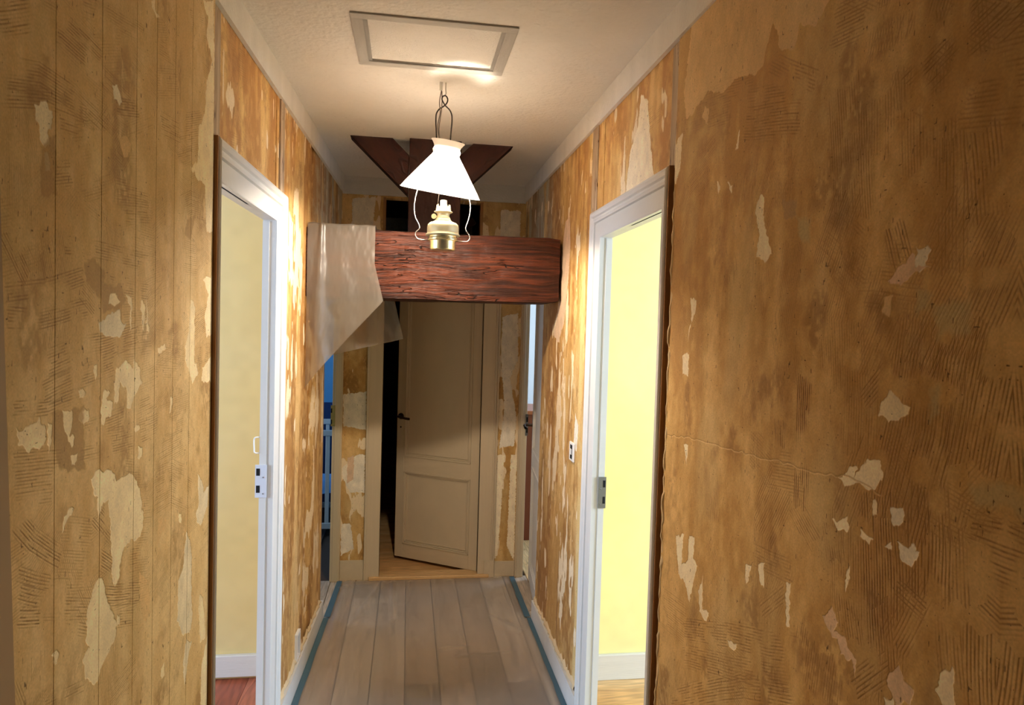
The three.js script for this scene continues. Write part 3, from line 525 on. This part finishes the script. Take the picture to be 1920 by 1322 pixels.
// ---------------------------------------------------------------- door casings of the two yellow rooms
function casing(name, side, sA, sB, top, wNear, wFar, wTop, label) {
  const g = structGroup(name, label), prof = [[0, -0.01], [0, 0.010], [0.03, 0.0115], [0.52, 0.0115], [0.53, 0.006], [0.57, 0.006], [0.59, 0.015], [0.66, 0.0175], [0.70, 0.012], [0.76, 0.012], [0.80, 0.019], [0.90, 0.023], [0.97, 0.0195], [1, 0.015], [1, -0.012]];
  const run = (a, b) => { const pos = [], uv = [], ix = []; let n = 0; for (let k = 0; k + 1 < prof.length; k++) { for (const [q, t] of [[prof[k], 0], [prof[k + 1], 0], [prof[k + 1], 1], [prof[k], 1]]) { const [s, y] = t ? b(q[0]) : a(q[0]), w = AT[side](s, y, q[1]); pos.push(w.x, w.y, w.z); uv.push(s * 0.7 + q[0] * 0.1, y * 0.7 + q[1]); } ix.push(n, n + 1, n + 2, n, n + 2, n + 3); n += 4; }
    const G = new THREE.BufferGeometry(); G.setAttribute('position', new THREE.Float32BufferAttribute(pos, 3)); G.setAttribute('uv', new THREE.Float32BufferAttribute(uv, 2)); G.setIndex(ix); G.computeVertexNormals(); return G; };
  part('casing_leg', run((w) => [sA - w * wNear, 0], (w) => [sA - w * wNear, top + w * wTop]), M.white, g);
  part('casing_head', run((w) => [sA - w * wNear, top + w * wTop], (w) => [sB + w * wFar, top + w * wTop]), M.white, g);
  part('casing_leg', run((w) => [sB + w * wFar, 0], (w) => [sB + w * wFar, top + w * wTop]), M.white, g);
  // bare timber side of the casing, never painted
  part('raw_edge', sbox(side, sA - wNear - 0.006, sA - wNear - 0.0005, 0, top + wTop, -0.012, 0.0155), M.rawWood, g);
  // linings of the opening
  part('lining', sbox(side, sB, sB + 0.012, 0, top, -T - 0.004, -0.009), M.white, g); part('lining', sbox(side, sA - 0.012, sA, 0, top, -T - 0.004, -0.009), M.white, g); part('lining', sbox(side, sA - 0.012, sB + 0.012, top, top + 0.012, -T - 0.004, -0.004), M.white, g);
  part('stop', sbox(side, sB - 0.004, sB, 0.06, top - 0.004, -T - 0.004, -0.016), M.white, g);
  part('plinth', sbox(side, sB - 0.012, sB, 0, 0.05, -T - 0.006, -0.02), M.white, g);
  return g;
}
casing('door_1', 'L', 1.915, 2.575, 1.99, 0.04, 0.135, 0.112, 'white moulded casing of the left yellow room doorway');
casing('door_2', 'R', 1.908, 2.56, 1.985, 0.055, 0.13, 0.112, 'white moulded casing of the right lemon room doorway');
function strike(side, s, y0, y1, o0, o1, m, label) {
  const t = thing('strike_plate', label, 'strike plate'), h = y1 - y0, w = o1 - o0;
  part('plate', sbox(side, s - 0.003, s, y0, y1, o0, o1), m, t);
  for (const c of [0.78, 0.26]) part('slot', sbox(side, s - 0.0036, s - 0.0005, y0 + h * (c - 0.11), y0 + h * (c + 0.11), o0 + w * 0.1, o0 + w * 0.42), M.plateBlack, t);
  for (const c of [0.62, 0.12]) { const q = AT[side](s - 0.003, y0 + h * c, o0 + w * 0.7), g = new THREE.SphereGeometry(0.0028, 8, 6); g.translate(q.x, q.y, q.z); part('screw', g, M.steel, t); }
}
strike('L', 2.570, 0.985, 1.105, -0.052, -0.012, M.paintedPlate, 'white painted strike plate on the left yellow room jamb');
strike('R', 2.555, 0.935, 1.058, -0.045, -0.014, M.steel, 'grey metal strike plate on the right lemon room jamb');
{
  const q = (s, y, o) => AT.L(s, y, o), g = tube([q(2.575, 1.205, -0.04), q(2.566, 1.205, -0.052), q(2.566, 1.200, -0.056), q(2.566, 1.165, -0.056), q(2.566, 1.150, -0.054), q(2.575, 1.147, -0.04)], 0.0025, 40);
  one('wire_staple', g, M.plastic, 'small pale wire loop on the jamb above the white strike plate', 'staple');
}
// painted casing beside the boarded wall, close by on the left
const leaning = sbox('L', 0.84, 0.998, 0, 2.12, 0.004, 0.014); { const q = leaning.attributes.position; for (let i = 0; i < q.count; i++) q.setZ(i, q.getZ(i) - (1.46 - q.getY(i)) * 0.052); }
struct('trim_4', leaning, M.oldPaint = mat(0xa08468, 0.6), 'worn pinkish painted door casing on the near left wall');

// ---------------------------------------------------------------- end door, its frame and threshold
function panelLeaf(parent, w, h, t, rails, paintwork = M.white) { // leaf in its own frame: hinge edge at x = 0, face at z = 0
  const st = 0.062, gs = [rbox(-st, 0, 0, h, -t, 0, 0.002), rbox(-w, -w + st, 0, h, -t, 0, 0.002)];
  for (const [a, b] of rails) gs.push(box(-w + st, -st, a, b, -t, -0.0005)); part('leaf', mergeGeometries(gs.map((g) => (g.index ? g.toNonIndexed() : g))), paintwork, parent);
  for (let k = 0; k + 1 < rails.length; k++) {
    const y0 = rails[k][1], y1 = rails[k + 1][0], x0 = -w + st, x1 = -st, pan = part('panel', box(x0, x1, y0, y1, -t + 0.006, -0.010), paintwork, parent);
    const fr = []; for (const [i, wd, z] of [[0, 0.012, 0.004], [0.012, 0.010, -0.002], [0.024, 0.006, -0.006]]) fr.push(rbox(x0 + i, x1 - i, y0 + i, y0 + i + wd, z - 0.008, z, 0.002), rbox(x0 + i, x1 - i, y1 - i - wd, y1 - i, z - 0.008, z, 0.002), rbox(x0 + i, x0 + i + wd, y0 + i, y1 - i, z - 0.008, z, 0.002), rbox(x1 - i - wd, x1 - i, y0 + i, y1 - i, z - 0.008, z, 0.002));
    part('panel_moulding', mergeGeometries(fr), paintwork, pan);
  }
}
{
  const d = structGroup('door_3', 'cream two-panel door standing ajar at the corridor end'); d.position.set(0.476, 0.024, -4.402); d.rotation.y = -0.575;
  panelLeaf(d, 0.64, 1.955, 0.034, [[0, 0.095], [0.60, 0.70], [1.86, 1.955]], M.cream);
  const hx = -0.64 + 0.032, hd = part('handle', tube([V(hx, 0.975, 0), V(hx, 0.975, 0.04), V(hx + 0.02, 0.975, 0.046), V(hx + 0.06, 0.968, 0.044), V(hx + 0.092, 0.966, 0.042)], 0.0085), M.darkBronze, d);
  const ro = new THREE.CylinderGeometry(0.02, 0.022, 0.008, 20); ro.rotateX(Math.PI / 2); ro.translate(hx, 0.975, 0.004); part('rose', ro, M.darkBronze, hd);
  const kh = new THREE.CylinderGeometry(0.006, 0.006, 0.003, 12); kh.rotateX(Math.PI / 2); kh.translate(hx, 0.9, 0.002); part('keyhole', kh, M.darkBronze, d);
  const f = structGroup('trim_5', 'cream casing around the end doorway');
  part('casing_leg', mergeGeometries([rbox(-0.247, -0.151, 0, 2.06, -FAR, -FAR + 0.016), rbox(-0.247, -0.232, 0, 2.06, -FAR + 0.01, -FAR + 0.022)]), M.cream, f);
  part('casing_leg', mergeGeometries([rbox(0.478, 0.587, 0, 2.06, -FAR, -FAR + 0.016), rbox(0.560, 0.572, 0, 2.06, -FAR + 0.01, -FAR + 0.022), rbox(0.576, 0.587, 0, 2.06, -FAR + 0.01, -FAR + 0.022), rbox(0.520, 0.587, 0, 0.112, -FAR + 0.01, -FAR + 0.024)]), M.cream, f);
  part('casing_head', rbox(-0.247, 0.587, 1.99, 2.09, -FAR, -FAR + 0.018), M.cream, f);
  part('lining', box(-0.163, -0.151, 0, 1.99, -FAR - 0.075, -FAR), M.cream, f); part('lining', box(0.478, 0.490, 0, 1.99, -FAR - 0.075, -FAR), M.cream, f);
  part('transom_frame', box(-0.171, -0.155, 2.09, 2.42, -FAR - 0.06, -FAR + 0.004), M.rawWood, f); part('transom_frame', box(0.44, 0.456, 2.09, 2.42, -FAR - 0.06, -FAR + 0.004), M.rawWood, f);
  const th = rbox(-0.215, 0.553, 0, 0.023, -FAR - 0.08, -FAR + 0.032, 0.006); struct('trim_6', th, honeyMats[0], 'bare oak threshold under the end door');
  // slanting timber dimly seen through the transom
  const b = box(-0.07, 0.07, -0.6, 0.6, -0.05, 0.05); b.rotateZ(-0.9); b.translate(-0.05, 2.05, -4.95); one('roof_brace', b, M.darkTimber, 'dark slanting roof timber behind the transom opening', 'timber');
}
// posts closing the corridor corners beside the end wall
{
  struct('trim_7', mergeGeometries([rbox(-0.455, -0.395, 0, 2.06, -FAR - 0.03, -FAR + 0.03, 0.003), rbox(-0.440, -0.402, 0, 2.06, -FAR + 0.025, -FAR + 0.036, 0.003)]), M.cream, 'white door post of the nursery beside the end wall');
  const s = thing('strike_plate', 'brass strike plate on the nursery door post', 'strike plate'); part('plate', box(-0.463, -0.437, 0.985, 1.115, -FAR + 0.036, -FAR + 0.040), M.brass, s);
  for (const y of [1.082, 1.012]) part('slot', box(-0.462, -0.455, y - 0.014, y + 0.014, -FAR + 0.039, -FAR + 0.041), M.plateBlack, s);
  struct('trim_8', mergeGeometries([rbox(0.722, 0.776, 0, 2.06, -FAR - 0.03, -FAR + 0.03, 0.003), rbox(0.73, 0.752, 0, 2.06, -FAR + 0.025, -FAR + 0.038, 0.003)]), M.cream, 'white door post of the back room beside the end wall');
  const s2 = thing('strike_plate', 'steel strike plate on the back room door post', 'strike plate'); part('plate', box(0.764, 0.782, 0.93, 1.07, -FAR + 0.03, -FAR + 0.033), M.steel, s2);
  for (const y of [1.035, 0.965]) part('slot', box(0.770, 0.781, y - 0.016, y + 0.016, -FAR + 0.0325, -FAR + 0.0345), M.plateBlack, s2);
  // door of the back room, slightly open, hinged on the near side
  const d = structGroup('door_4', 'white panelled door of the back room standing slightly open'); const hinge = V(0.748, 0.012, -3.715), end = V(0.803, 0.012, -4.30);
  d.position.copy(hinge); d.rotation.y = Math.atan2(-(end.x - hinge.x), -(end.z - hinge.z)) + Math.PI; d.rotation.y = Math.PI / 2 + 0; const ang = Math.atan2(end.x - hinge.x, -(end.z - hinge.z)); d.rotation.y = -Math.PI / 2 - ang;
  panelLeaf(d, 0.585, 1.96, 0.034, [[0, 0.1], [0.74, 0.84], [1.86, 1.96]]);
  const hx = -0.585 + 0.045, hd = part('handle', tube([V(hx, 1.0, 0), V(hx, 1.0, 0.045), V(hx + 0.012, 1.0, 0.055), V(hx + 0.05, 0.996, 0.056), V(hx + 0.08, 0.992, 0.054)], 0.0085), M.darkBronze, d);
  const pl = rbox(hx - 0.018, hx + 0.018, 0.9, 1.09, 0, 0.004, 0.002); part('back_plate', pl, M.steel, hd);
}

// ---------------------------------------------------------------- ceiling hatch
{
  const t = thing('ceiling_hatch', 'white painted loft hatch with a thin moulded frame in the ceiling', 'hatch');
  const o = 0.036, y0 = CEIL - 0.006, y1 = CEIL + 0.001, X0 = HX0 - o, X1 = HX1 + o, Z0 = HZ0 - o, Z1 = HZ1 + o;
  for (const [a, b, c, d] of [[X0, X1, Z1 - o, Z1], [X0, X1, Z0, Z0 + o], [X0, X0 + o, Z0 + o, Z1 - o], [X1 - o, X1, Z0 + o, Z1 - o]]) part('frame', rbox(a, b, y0, y1, c, d, 0.0025), M.ceiling, t);
  part('panel', rbox(HX0 + 0.003, HX1 - 0.003, CEIL + 0.001, CEIL + 0.02, HZ0 + 0.009, HZ1 - 0.002, 0.002), M.ceiling, t);
  for (const [a, b, c, d] of [[HX0, HX0 + 0.012, HZ0, HZ1], [HX1 - 0.012, HX1, HZ0, HZ1]]) part('stop_bead', rbox(a, b, CEIL - 0.002, CEIL + 0.001, c, d, 0.001), M.ceiling, t);
}
struct('wall_loft_box', box(HX0 - 0.1, HX1 + 0.1, CEIL + 0.121, CEIL + 0.14, HZ0 - 0.1, HZ1 + 0.1), M.rawWood, 'dark loft boarding above the hatch');

// ---------------------------------------------------------------- roof timbers
{
  const nx = 160, ny = 26, nz = 20, x0 = -0.49, x1 = 0.716, g = new THREE.BoxGeometry(x1 - x0, 0.315, 0.28, nx, ny, nz), p = g.attributes.position, uv = g.attributes.uv;
  for (let i = 0; i < p.count; i++) {
    let x = p.getX(i) + (x0 + x1) / 2, y = p.getY(i), z = p.getZ(i); const n = (a, b, k) => fbm(a + k, b - k, 3) - 0.5;
    const front = z > 0.139, bot = y < -0.156, top = y > 0.156; uv.setXY(i, (x - x0) / 1.25, front || z < -0.139 ? (y + 0.16) / 0.42 : 0.78 + (z + 0.14) / 1.3);
    const dz = n(x * 5, y * 16, 3) * 0.016 + n(x * 24, y * 40, 8) * 0.006, dy = n(x * 4, z * 8, 12) * 0.014;
    if (Math.abs(z) > 0.139) z += dz * Math.sign(z); if (top || bot) y += dy;
    const cx = Math.min(0.157 - Math.abs(y), 0.14 - Math.abs(z)); if (cx < 0.012 && Math.abs(y) > 0.145 && Math.abs(z) > 0.128) { y -= Math.sign(y) * 0.004; z -= Math.sign(z) * 0.004; }
    if (x > 0.66) { const k = (x - 0.66) / 0.056; y -= y * k * 0.05 * (0.6 + noise(y * 40, z * 30)); z -= Math.max(0, z) * k * 0.10 * noise(y * 60, 3); }
    p.setXYZ(i, x, y + 1.903 + (x - 0.1) * 0.010, z - 3.355 - (x - 0.1) * 0.03);
  }
  g.computeVertexNormals(); one('ceiling_beam', g, M.beam, 'rough-hewn red-brown oak beam spanning the corridor', 'beam');
  const grain = (geo, k = 1) => { const q = geo.attributes.position, w = geo.attributes.uv; for (let i = 0; i < q.count; i++) w.setXY(i, q.getY(i) * 0.9 * k, (q.getX(i) + q.getZ(i)) * 1.3); return geo; };
  const post = grain(rbox(-0.127, 0.127, 0, 0.56, -0.12, 0, 0.006)); post.translate(0.113, 2.05, -3.395); one('king_post', post, M.darkTimber, 'smooth dark brown post standing on the oak beam', 'post');
  for (const [ax, ay, bx, by, w, lab] of [[-0.30, 2.54, -0.01, 2.262, 0.135, 'dark brown knee brace rising to the ceiling on the nursery side'], [0.50, 2.54, 0.24, 2.285, 0.135, 'dark brown knee brace rising to the ceiling on the back room side']]) {
    const dx = bx - ax, dy = by - ay, L = Math.hypot(dx, dy), ux = dx / L, uy = dy / L, side = ax < 0 ? 1 : -1, px = -uy * side, py = ux * side, e = 0.12; // lower edge a-b, body lies above it
    const face = ax < 0 ? -0.0175 : 0.2435, reach = (x) => (x - ax) / ux, tl = reach(face), tu = (face - ax - px * w) / ux, sh = new THREE.Shape([[ax - ux * e, ay - uy * e], [ax + ux * tl, ay + uy * tl], [ax + px * w + ux * tu, ay + py * w + uy * tu], [ax - ux * e + px * w, ay - uy * e + py * w]].map(([a, b]) => new THREE.Vector2(a, b)));
    const G = new THREE.ExtrudeGeometry(sh, { depth: 0.08, bevelEnabled: true, bevelSize: 0.003, bevelThickness: 0.003, bevelSegments: 1 }); G.translate(0, 0, -3.50); const q = G.attributes.position, wv = G.attributes.uv; for (let i = 0; i < q.count; i++) { const a = q.getX(i), b = q.getY(i); wv.setXY(i, (a * ux + b * uy) * 0.9, (a * px + b * py + q.getZ(i)) * 1.3); }
    one('knee_brace', G, M.darkTimber, lab, 'brace');
  }
}

// ---------------------------------------------------------------- paraffin lamp, converted to electricity
{
  const t = thing('hanging_lamp', 'brass paraffin lamp with tilted white opal shade hanging from the ceiling', 'lamp'), z = -2.595, P = (x, y, dz = 0) => V(x, y, z + dz);
  part('ceiling_hook', tube([P(0.118, CEIL + 0.004), P(0.118, 2.51), P(0.119, 2.494), P(0.114, 2.486)], 0.002, 20), M.silverWire, t);
  part('connector_block', rbox(0.0945, 0.1065, 2.503, 2.539, z - 0.006, z + 0.006, 0.002), M.plastic, t);
  part('cord', tube([P(0.102, 2.505, 0.004), P(0.096, 2.46, 0.006), P(0.099, 2.42, 0.01), P(0.091, 2.37, 0.008), P(0.1, 2.31, 0.006), P(0.11, 2.23)], 0.0018), M.cordGrey = mat(0x6d6154, 0.6), t);
  part('cord', tube([P(0.104, 2.505, -0.003), P(0.105, 2.45, 0.003), P(0.1, 2.40, 0.006), P(0.096, 2.36, 0.005), P(0.103, 2.31, 0.003), P(0.112, 2.23)], 0.0018), M.cordGrey, t);
  const harp = [P(0.028, 2.15), P(0.075, 2.25), P(0.089, 2.30), P(0.088, 2.33), P(0.084, 2.40), P(0.086, 2.42), P(0.096, 2.436), P(0.112, 2.448), P(0.124, 2.462), P(0.126, 2.476), P(0.118, 2.487), P(0.108, 2.484), P(0.105, 2.474), P(0.109, 2.462, 0.004), P(0.118, 2.449, 0.004), P(0.134, 2.436), P(0.142, 2.42), P(0.144, 2.40), P(0.140, 2.33), P(0.140, 2.30), P(0.15, 2.24), P(0.212, 2.13)];
  part('harp', tube(harp, 0.0026, 160), M.blackWire, t);
  for (const [pts, sx] of [[[[0.024, 2.142], [0.016, 2.11], [0.011, 2.065], [0.017, 2.03], [0.031, 2.003], [0.032, 1.99], [0.02, 1.976], [0.018, 1.966], [0.026, 1.953], [0.045, 1.949], [0.064, 1.950]]], [[[0.214, 2.118], [0.221, 2.09], [0.221, 2.06], [0.215, 2.03], [0.206, 2.0], [0.209, 1.988], [0.220, 1.972], [0.222, 1.962], [0.215, 1.951], [0.2, 1.949], [0.176, 1.950]]]]) {
    const c = new THREE.CatmullRomCurve3(pts.map(([x, y]) => P(x, y))), w = part('side_wire', new THREE.TubeGeometry(c, 80, 0.0014, 8), M.silverWire, t);
    const hel = []; for (let i = 0; i <= 240; i++) { const q = c.getPoint(i / 240), a = i * 0.55; hel.push(V(q.x + Math.cos(a) * 0.0013, q.y, q.z + Math.sin(a) * 0.0013)); } part('twist', new THREE.TubeGeometry(new THREE.CatmullRomCurve3(hel), 480, 0.0008, 5), M.silverWire, w);
  }
  const lathe = (pts, n = 64) => new THREE.LatheGeometry(pts.map(([r, y]) => new THREE.Vector2(r, y)), n);
  const at = (g, x = 0.1205) => { g.translate(x, 0, z); return g; };
  const cup = part('lower_cup', at(lathe([[0, 1.911], [0.043, 1.911], [0.0465, 1.913], [0.0475, 1.918], [0.048, 1.944], [0.051, 1.947], [0.0535, 1.953], [0.054, 1.958], [0.050, 1.962], [0.056, 1.966]])), M.brass, t);
  const ring = new THREE.TorusGeometry(0.0545, 0.0035, 10, 48); ring.rotateX(Math.PI / 2); ring.translate(0.1205, 1.950, z); part('carrier_ring', ring, M.brass, cup);
  part('reservoir', at(lathe([[0.05, 1.964], [0.0635, 1.9655], [0.0655, 1.968], [0.0635, 1.971], [0.0595, 1.974], [0.0590, 1.980], [0.0588, 1.998], [0.0565, 2.007], [0.050, 2.0135], [0.040, 2.017], [0.033, 2.021], [0.0275, 2.028], [0.026, 2.033], [0.02, 2.034]])), M.brassDull, t);
  const bu = part('burner', at(lathe([[0.018, 2.03], [0.0255, 2.031], [0.0245, 2.036], [0.0225, 2.039], [0.023, 2.047], [0.027, 2.051], [0.034, 2.054], [0.0345, 2.056], [0.028, 2.058], [0.0275, 2.068], [0.026, 2.071], [0.02, 2.0715], [0.0125, 2.073], [0.0125, 2.098], [0.0105, 2.099], [0.0105, 2.08]])), M.brassDull, t);
  const teeth = []; for (let k = 0; k < 14; k++) { const g = new THREE.ConeGeometry(0.0052, 0.013, 5); g.scale(1, 1, 0.4); g.translate(0, 2.0765, 0.0255); g.rotateY((k / 14) * Math.PI * 2); g.translate(0.1205, 0, z); teeth.push(g); } part('crown', mergeGeometries(teeth), M.brassDull, bu);
  const kn = new THREE.CylinderGeometry(0.0095, 0.0095, 0.004, 20); kn.rotateX(Math.PI / 2); kn.translate(0.085, 2.036, z + 0.012); const kb = part('wick_knob', kn, M.brassDull, bu); part('spindle', tube([P(0.085, 2.036, 0.01), P(0.1, 2.037, 0.006), P(0.115, 2.04, 0)], 0.0016, 12), M.brassDull, kb);
  part('wick_lead', tube([P(0.098, 2.07), P(0.1, 2.1), P(0.106, 2.15)], 0.0008, 10), M.blackWire, t);
  // opal shade, tipped on its carrier
  const sg = lathe([[0.1508, 0.0015], [0.1515, 0], [0.1500, -0.001], [0.1475, 0.0028], [0.138, 0.018], [0.053, 0.1335], [0.0487, 0.1415], [0.0515, 0.1475], [0.0528, 0.1525], [0.0500, 0.158], [0.0482, 0.163], [0.0505, 0.170], [0.0560, 0.179], [0.0625, 0.187], [0.0618, 0.188]], 96);
  const sh = part('opal_shade', sg, M.opal = new THREE.MeshPhysicalMaterial({ color: 0xfffaf2, roughness: 1, transmission: 0.78, thickness: 0, side: THREE.DoubleSide }), t); sh.position.set(0.107, 2.127, z); sh.rotation.set(0.165, 0, -0.128, 'ZXY'); sh.userData.label = 'white opal glass shade';
  // bulb inside the shade
  const bp = V(0.109, 2.172, z), bg = new THREE.SphereGeometry(0.026, 24, 16); const bulb = part('bulb', bg, M.bulb = new THREE.MeshStandardMaterial({ color: 0xffffff, emissive: LAMP_COLOUR, emissiveIntensity: 6, roughness: 0.4 }), t); bulb.position.copy(bp);
  const hg = new THREE.LatheGeometry([[0, 2.256], [0.02, 2.256], [0.028, 2.246], [0.030, 2.226], [0.030, 2.203], [0.018, 2.203], [0.018, 2.192], [0, 2.192]].map(([r, y]) => new THREE.Vector2(r, y)), 32); hg.translate(0.112, 0, z); part('bulb_holder', hg, M.plastic, t);
  const l = new THREE.PointLight(LAMP_COLOUR, LAMP_POWER, 0, 2); l.name = 'lamp_light'; l.castShadow = true; l.shadow.radius = 1.3; l.position.copy(bp); t.add(l);
}

// ---------------------------------------------------------------- dust sheet thrown over the beam
{
  const Zf = -3.192, Zb = -3.515, top = 2.075;
  // v runs from the front hem, up over the beam, down to the back hem
  const f = (u, v) => {
    const a = v < 0.5 ? v / 0.5 : (1 - v) / 0.5, front = v < 0.5; // a: 0 at the hem, 1 on the ridge
    const edge = front ? (y) => (y > 1.9 ? -0.158 : y > 1.72 ? mix(-0.113, -0.158, (y - 1.72) / 0.18) : -0.113) : (y) => mix(-0.025, -0.15, sat((y - 1.56) / 0.5));
    const hem = front ? mix(1.33, 1.735, Math.pow(u, 0.92)) : mix(1.45, 1.555, u);
    const y = mix(hem, top, Math.min(1, a / 0.86)), xr = edge(y), x = mix(-0.456 + (front ? 0 : 0.02), xr, u);
    let z; const over = sat((a - 0.86) / 0.14);
    const fold = Math.exp(-Math.pow((x + 0.395 + (2.05 - y) * 0.03) / (0.010 + (2.06 - y) * 0.055), 2)) * (0.010 + 0.016 * (2.06 - y)), wave = Math.sin(x * 46 + y * 5) * 0.004 * sat((2.0 - y) * 3) + (fbm(x * 26 + 3, y * 12, 3) - 0.5) * 0.008;
    const hang = y < 1.75 ? (1.75 - y) * (front ? -0.02 : 0.06) : 0;
    if (front) z = Zf + fold + wave + hang + 0.008; else z = Zb - wave * 1.5 - hang - 0.006 - 0.010 * Math.sin(u * 9 + y * 14);
    if (over > 0) z = mix(z, (Zf + Zb) / 2, over);
    return V(x, y + over * 0.004 + (over > 0 ? (fbm(x * 30, z * 20, 2) - 0.5) * 0.008 : 0), z);
  };
  one('plastic_sheet', sheet(90, 160, f), M.film = new THREE.MeshPhysicalMaterial({ color: 0xd2c6b6, roughness: 0.34, transmission: 0.83, thickness: 0, side: THREE.DoubleSide, ior: 1.45 }), 'crumpled translucent plastic sheet draped over the oak beam', 'plastic sheet');
}
// protective film over the floor and its tape
{
  const f = (u, v) => { const z = mix(0.9, -4.338, v), x = mix(AT.L(-z, 0).x + 0.04, AT.R(-z, 0).x - 0.036, u), d = -4.34 - z; let y = 0.0035 + 0.0012 * fbm(x * 7, z * 5, 3);
    for (const [ax, az, bx, bz, h, w] of [[-0.13, -4.3, -0.27, -3.7, 0.012, 0.016], [-0.06, -4.3, -0.05, -3.75, 0.010, 0.014], [-0.4, -4.22, -0.2, -4.28, 0.010, 0.014], [0.05, -4.3, 0.02, -4.0, 0.006, 0.012], [0.3, -4.3, 0.36, -3.9, 0.005, 0.02], [0.62, -3.55, 0.50, -3.75, 0.010, 0.014], [0.2, -3.38, 0.33, -3.40, 0.006, 0.01], [0.28, -3.30, 0.56, -3.33, 0.005, 0.01]]) { const ex = bx - ax, ez = bz - az, t = sat(((x - ax) * ex + (z - az) * ez) / (ex * ex + ez * ez)), q = Math.hypot(x - ax - ex * t, z - az - ez * t); y += h * Math.exp(-(q * q) / (w * w)) * (1 - t * 0.7); }
    const e = Math.min(u, 1 - u); y += 0.006 * Math.exp(-Math.pow((e - 0.045) / 0.02, 2)); return V(x, y, z); };
  one('floor_film', sheet(120, 420, f), new THREE.MeshPhysicalMaterial({ color: 0xe4ded6, roughness: 0.28, transmission: 0.83, thickness: 0, side: THREE.DoubleSide, ior: 1.4 }), 'translucent protective film spread over the corridor floor', 'floor film');
  const strip = (side, s0, s1, w, lab) => one('masking_tape', sheet(60, 3, (u, v) => { const s = mix(s0, s1, u); return AT[side](s, 0.0105 + 0.001 * noise(s * 20, v * 3) + (v < 0.1 ? -0.006 : 0) * 0, 0.0195 + v * (w + 0.004 * noise(s * 9, 2))); }), M.tape, lab, 'masking tape');
  strip('L', 0.4, 3.79, 0.026, 'blue masking tape along the left skirting board'); strip('L', 3.80, 4.33, 0.03, 'blue masking tape across the nursery doorway');
  strip('R', 0.4, 3.70, 0.022, 'blue masking tape along the right skirting board'); strip('R', 3.71, 4.33, 0.03, 'blue masking tape across the back room doorway');
}

// ---------------------------------------------------------------- switch and socket
{
  const t = thing('light_switch', 'white rounded light switch on the right wall beside the lemon room casing', 'light switch'), s0 = 2.88, s1 = 2.96;
  const q = AT.R(2.92, 1.089, 0), g = new RoundedBoxGeometry(0.009, 0.084, 0.08, 3, 0.004); const pl = part('plate', g, M.plastic, t); pl.position.set(q.x - 0.0045, q.y, q.z);
  part('recess', sbox('R', 2.902, 2.938, 1.058, 1.12, 0.0085, 0.0098), M.plateBlack, t); part('rocker', sbox('R', 2.908, 2.932, 1.078, 1.102, 0.009, 0.0135), M.plastic, t);
  const o = thing('wall_socket', 'pale empty socket frame just above the left skirting board', 'socket');
  const fr = [[3.09, 3.102, 0.115, 0.235], [3.148, 3.16, 0.115, 0.235], [3.102, 3.148, 0.115, 0.127], [3.102, 3.148, 0.223, 0.235]]; for (const [a, b, c, d] of fr) part('frame', sbox('L', a, b, c, d, 0, 0.012), M.plastic, o);
  part('recess', sbox('L', 3.102, 3.148, 0.127, 0.223, 0, 0.003), M.socketDark = mat(0x5a4630, 0.8), o);
}
// ---------------------------------------------------------------- things glimpsed in the other rooms
{
  const c = thing('baby_cot', 'white slatted cot in the blue nursery', 'cot'), z0 = -5.32, xa = -1.75, xb = -0.52;
  for (const [z, n] of [[z0, 'front'], [z0 - 0.62, 'back']]) { part('top_rail', rbox(xa, xb, 0.765, 0.808, z - 0.015, z + 0.015, 0.005), M.white, c); part('bottom_rail', rbox(xa, xb, 0.05, 0.095, z - 0.012, z + 0.012, 0.004), M.white, c); for (let x = xa + 0.07; x < xb - 0.03; x += 0.072) part('slat', rbox(x, x + 0.03, 0.09, 0.77, z - 0.006, z + 0.006, 0.003), M.white, c); }
  for (const x of [xa, xb]) for (const z of [z0, z0 - 0.62]) part('post', rbox(x - 0.02, x + 0.02, 0, 0.84, z - 0.02, z + 0.02, 0.006), M.white, c);
  const m = sheet(40, 20, (u, v) => V(mix(xa + 0.03, xb - 0.03, u), 0.2 + 0.19 * Math.sin(Math.PI * sat(0.06 + v * 0.88)) ** 0.3 + 0.03 * (fbm(u * 9, v * 6, 3) - 0.5), mix(z0 - 0.02, z0 - 0.58, v)));
  one('cot_quilt', m, mat(0x7fb2e0, 0.9), 'rumpled light blue quilt inside the white cot', 'quilt');
  const w = thing('wooden_chest', 'reddish-brown wooden chest seen through the back room door gap', 'chest'); part('body', rbox(0.86, 1.65, 0, 0.97, -5.55, -5.1, 0.006), M.chest = mat(0x7a3a22, 0.45), w); part('top', rbox(0.85, 1.67, 0.97, 1.0, -5.57, -5.08, 0.006), mat(0xa9603a, 0.4), w);
}

renderer.render(scene, camera);
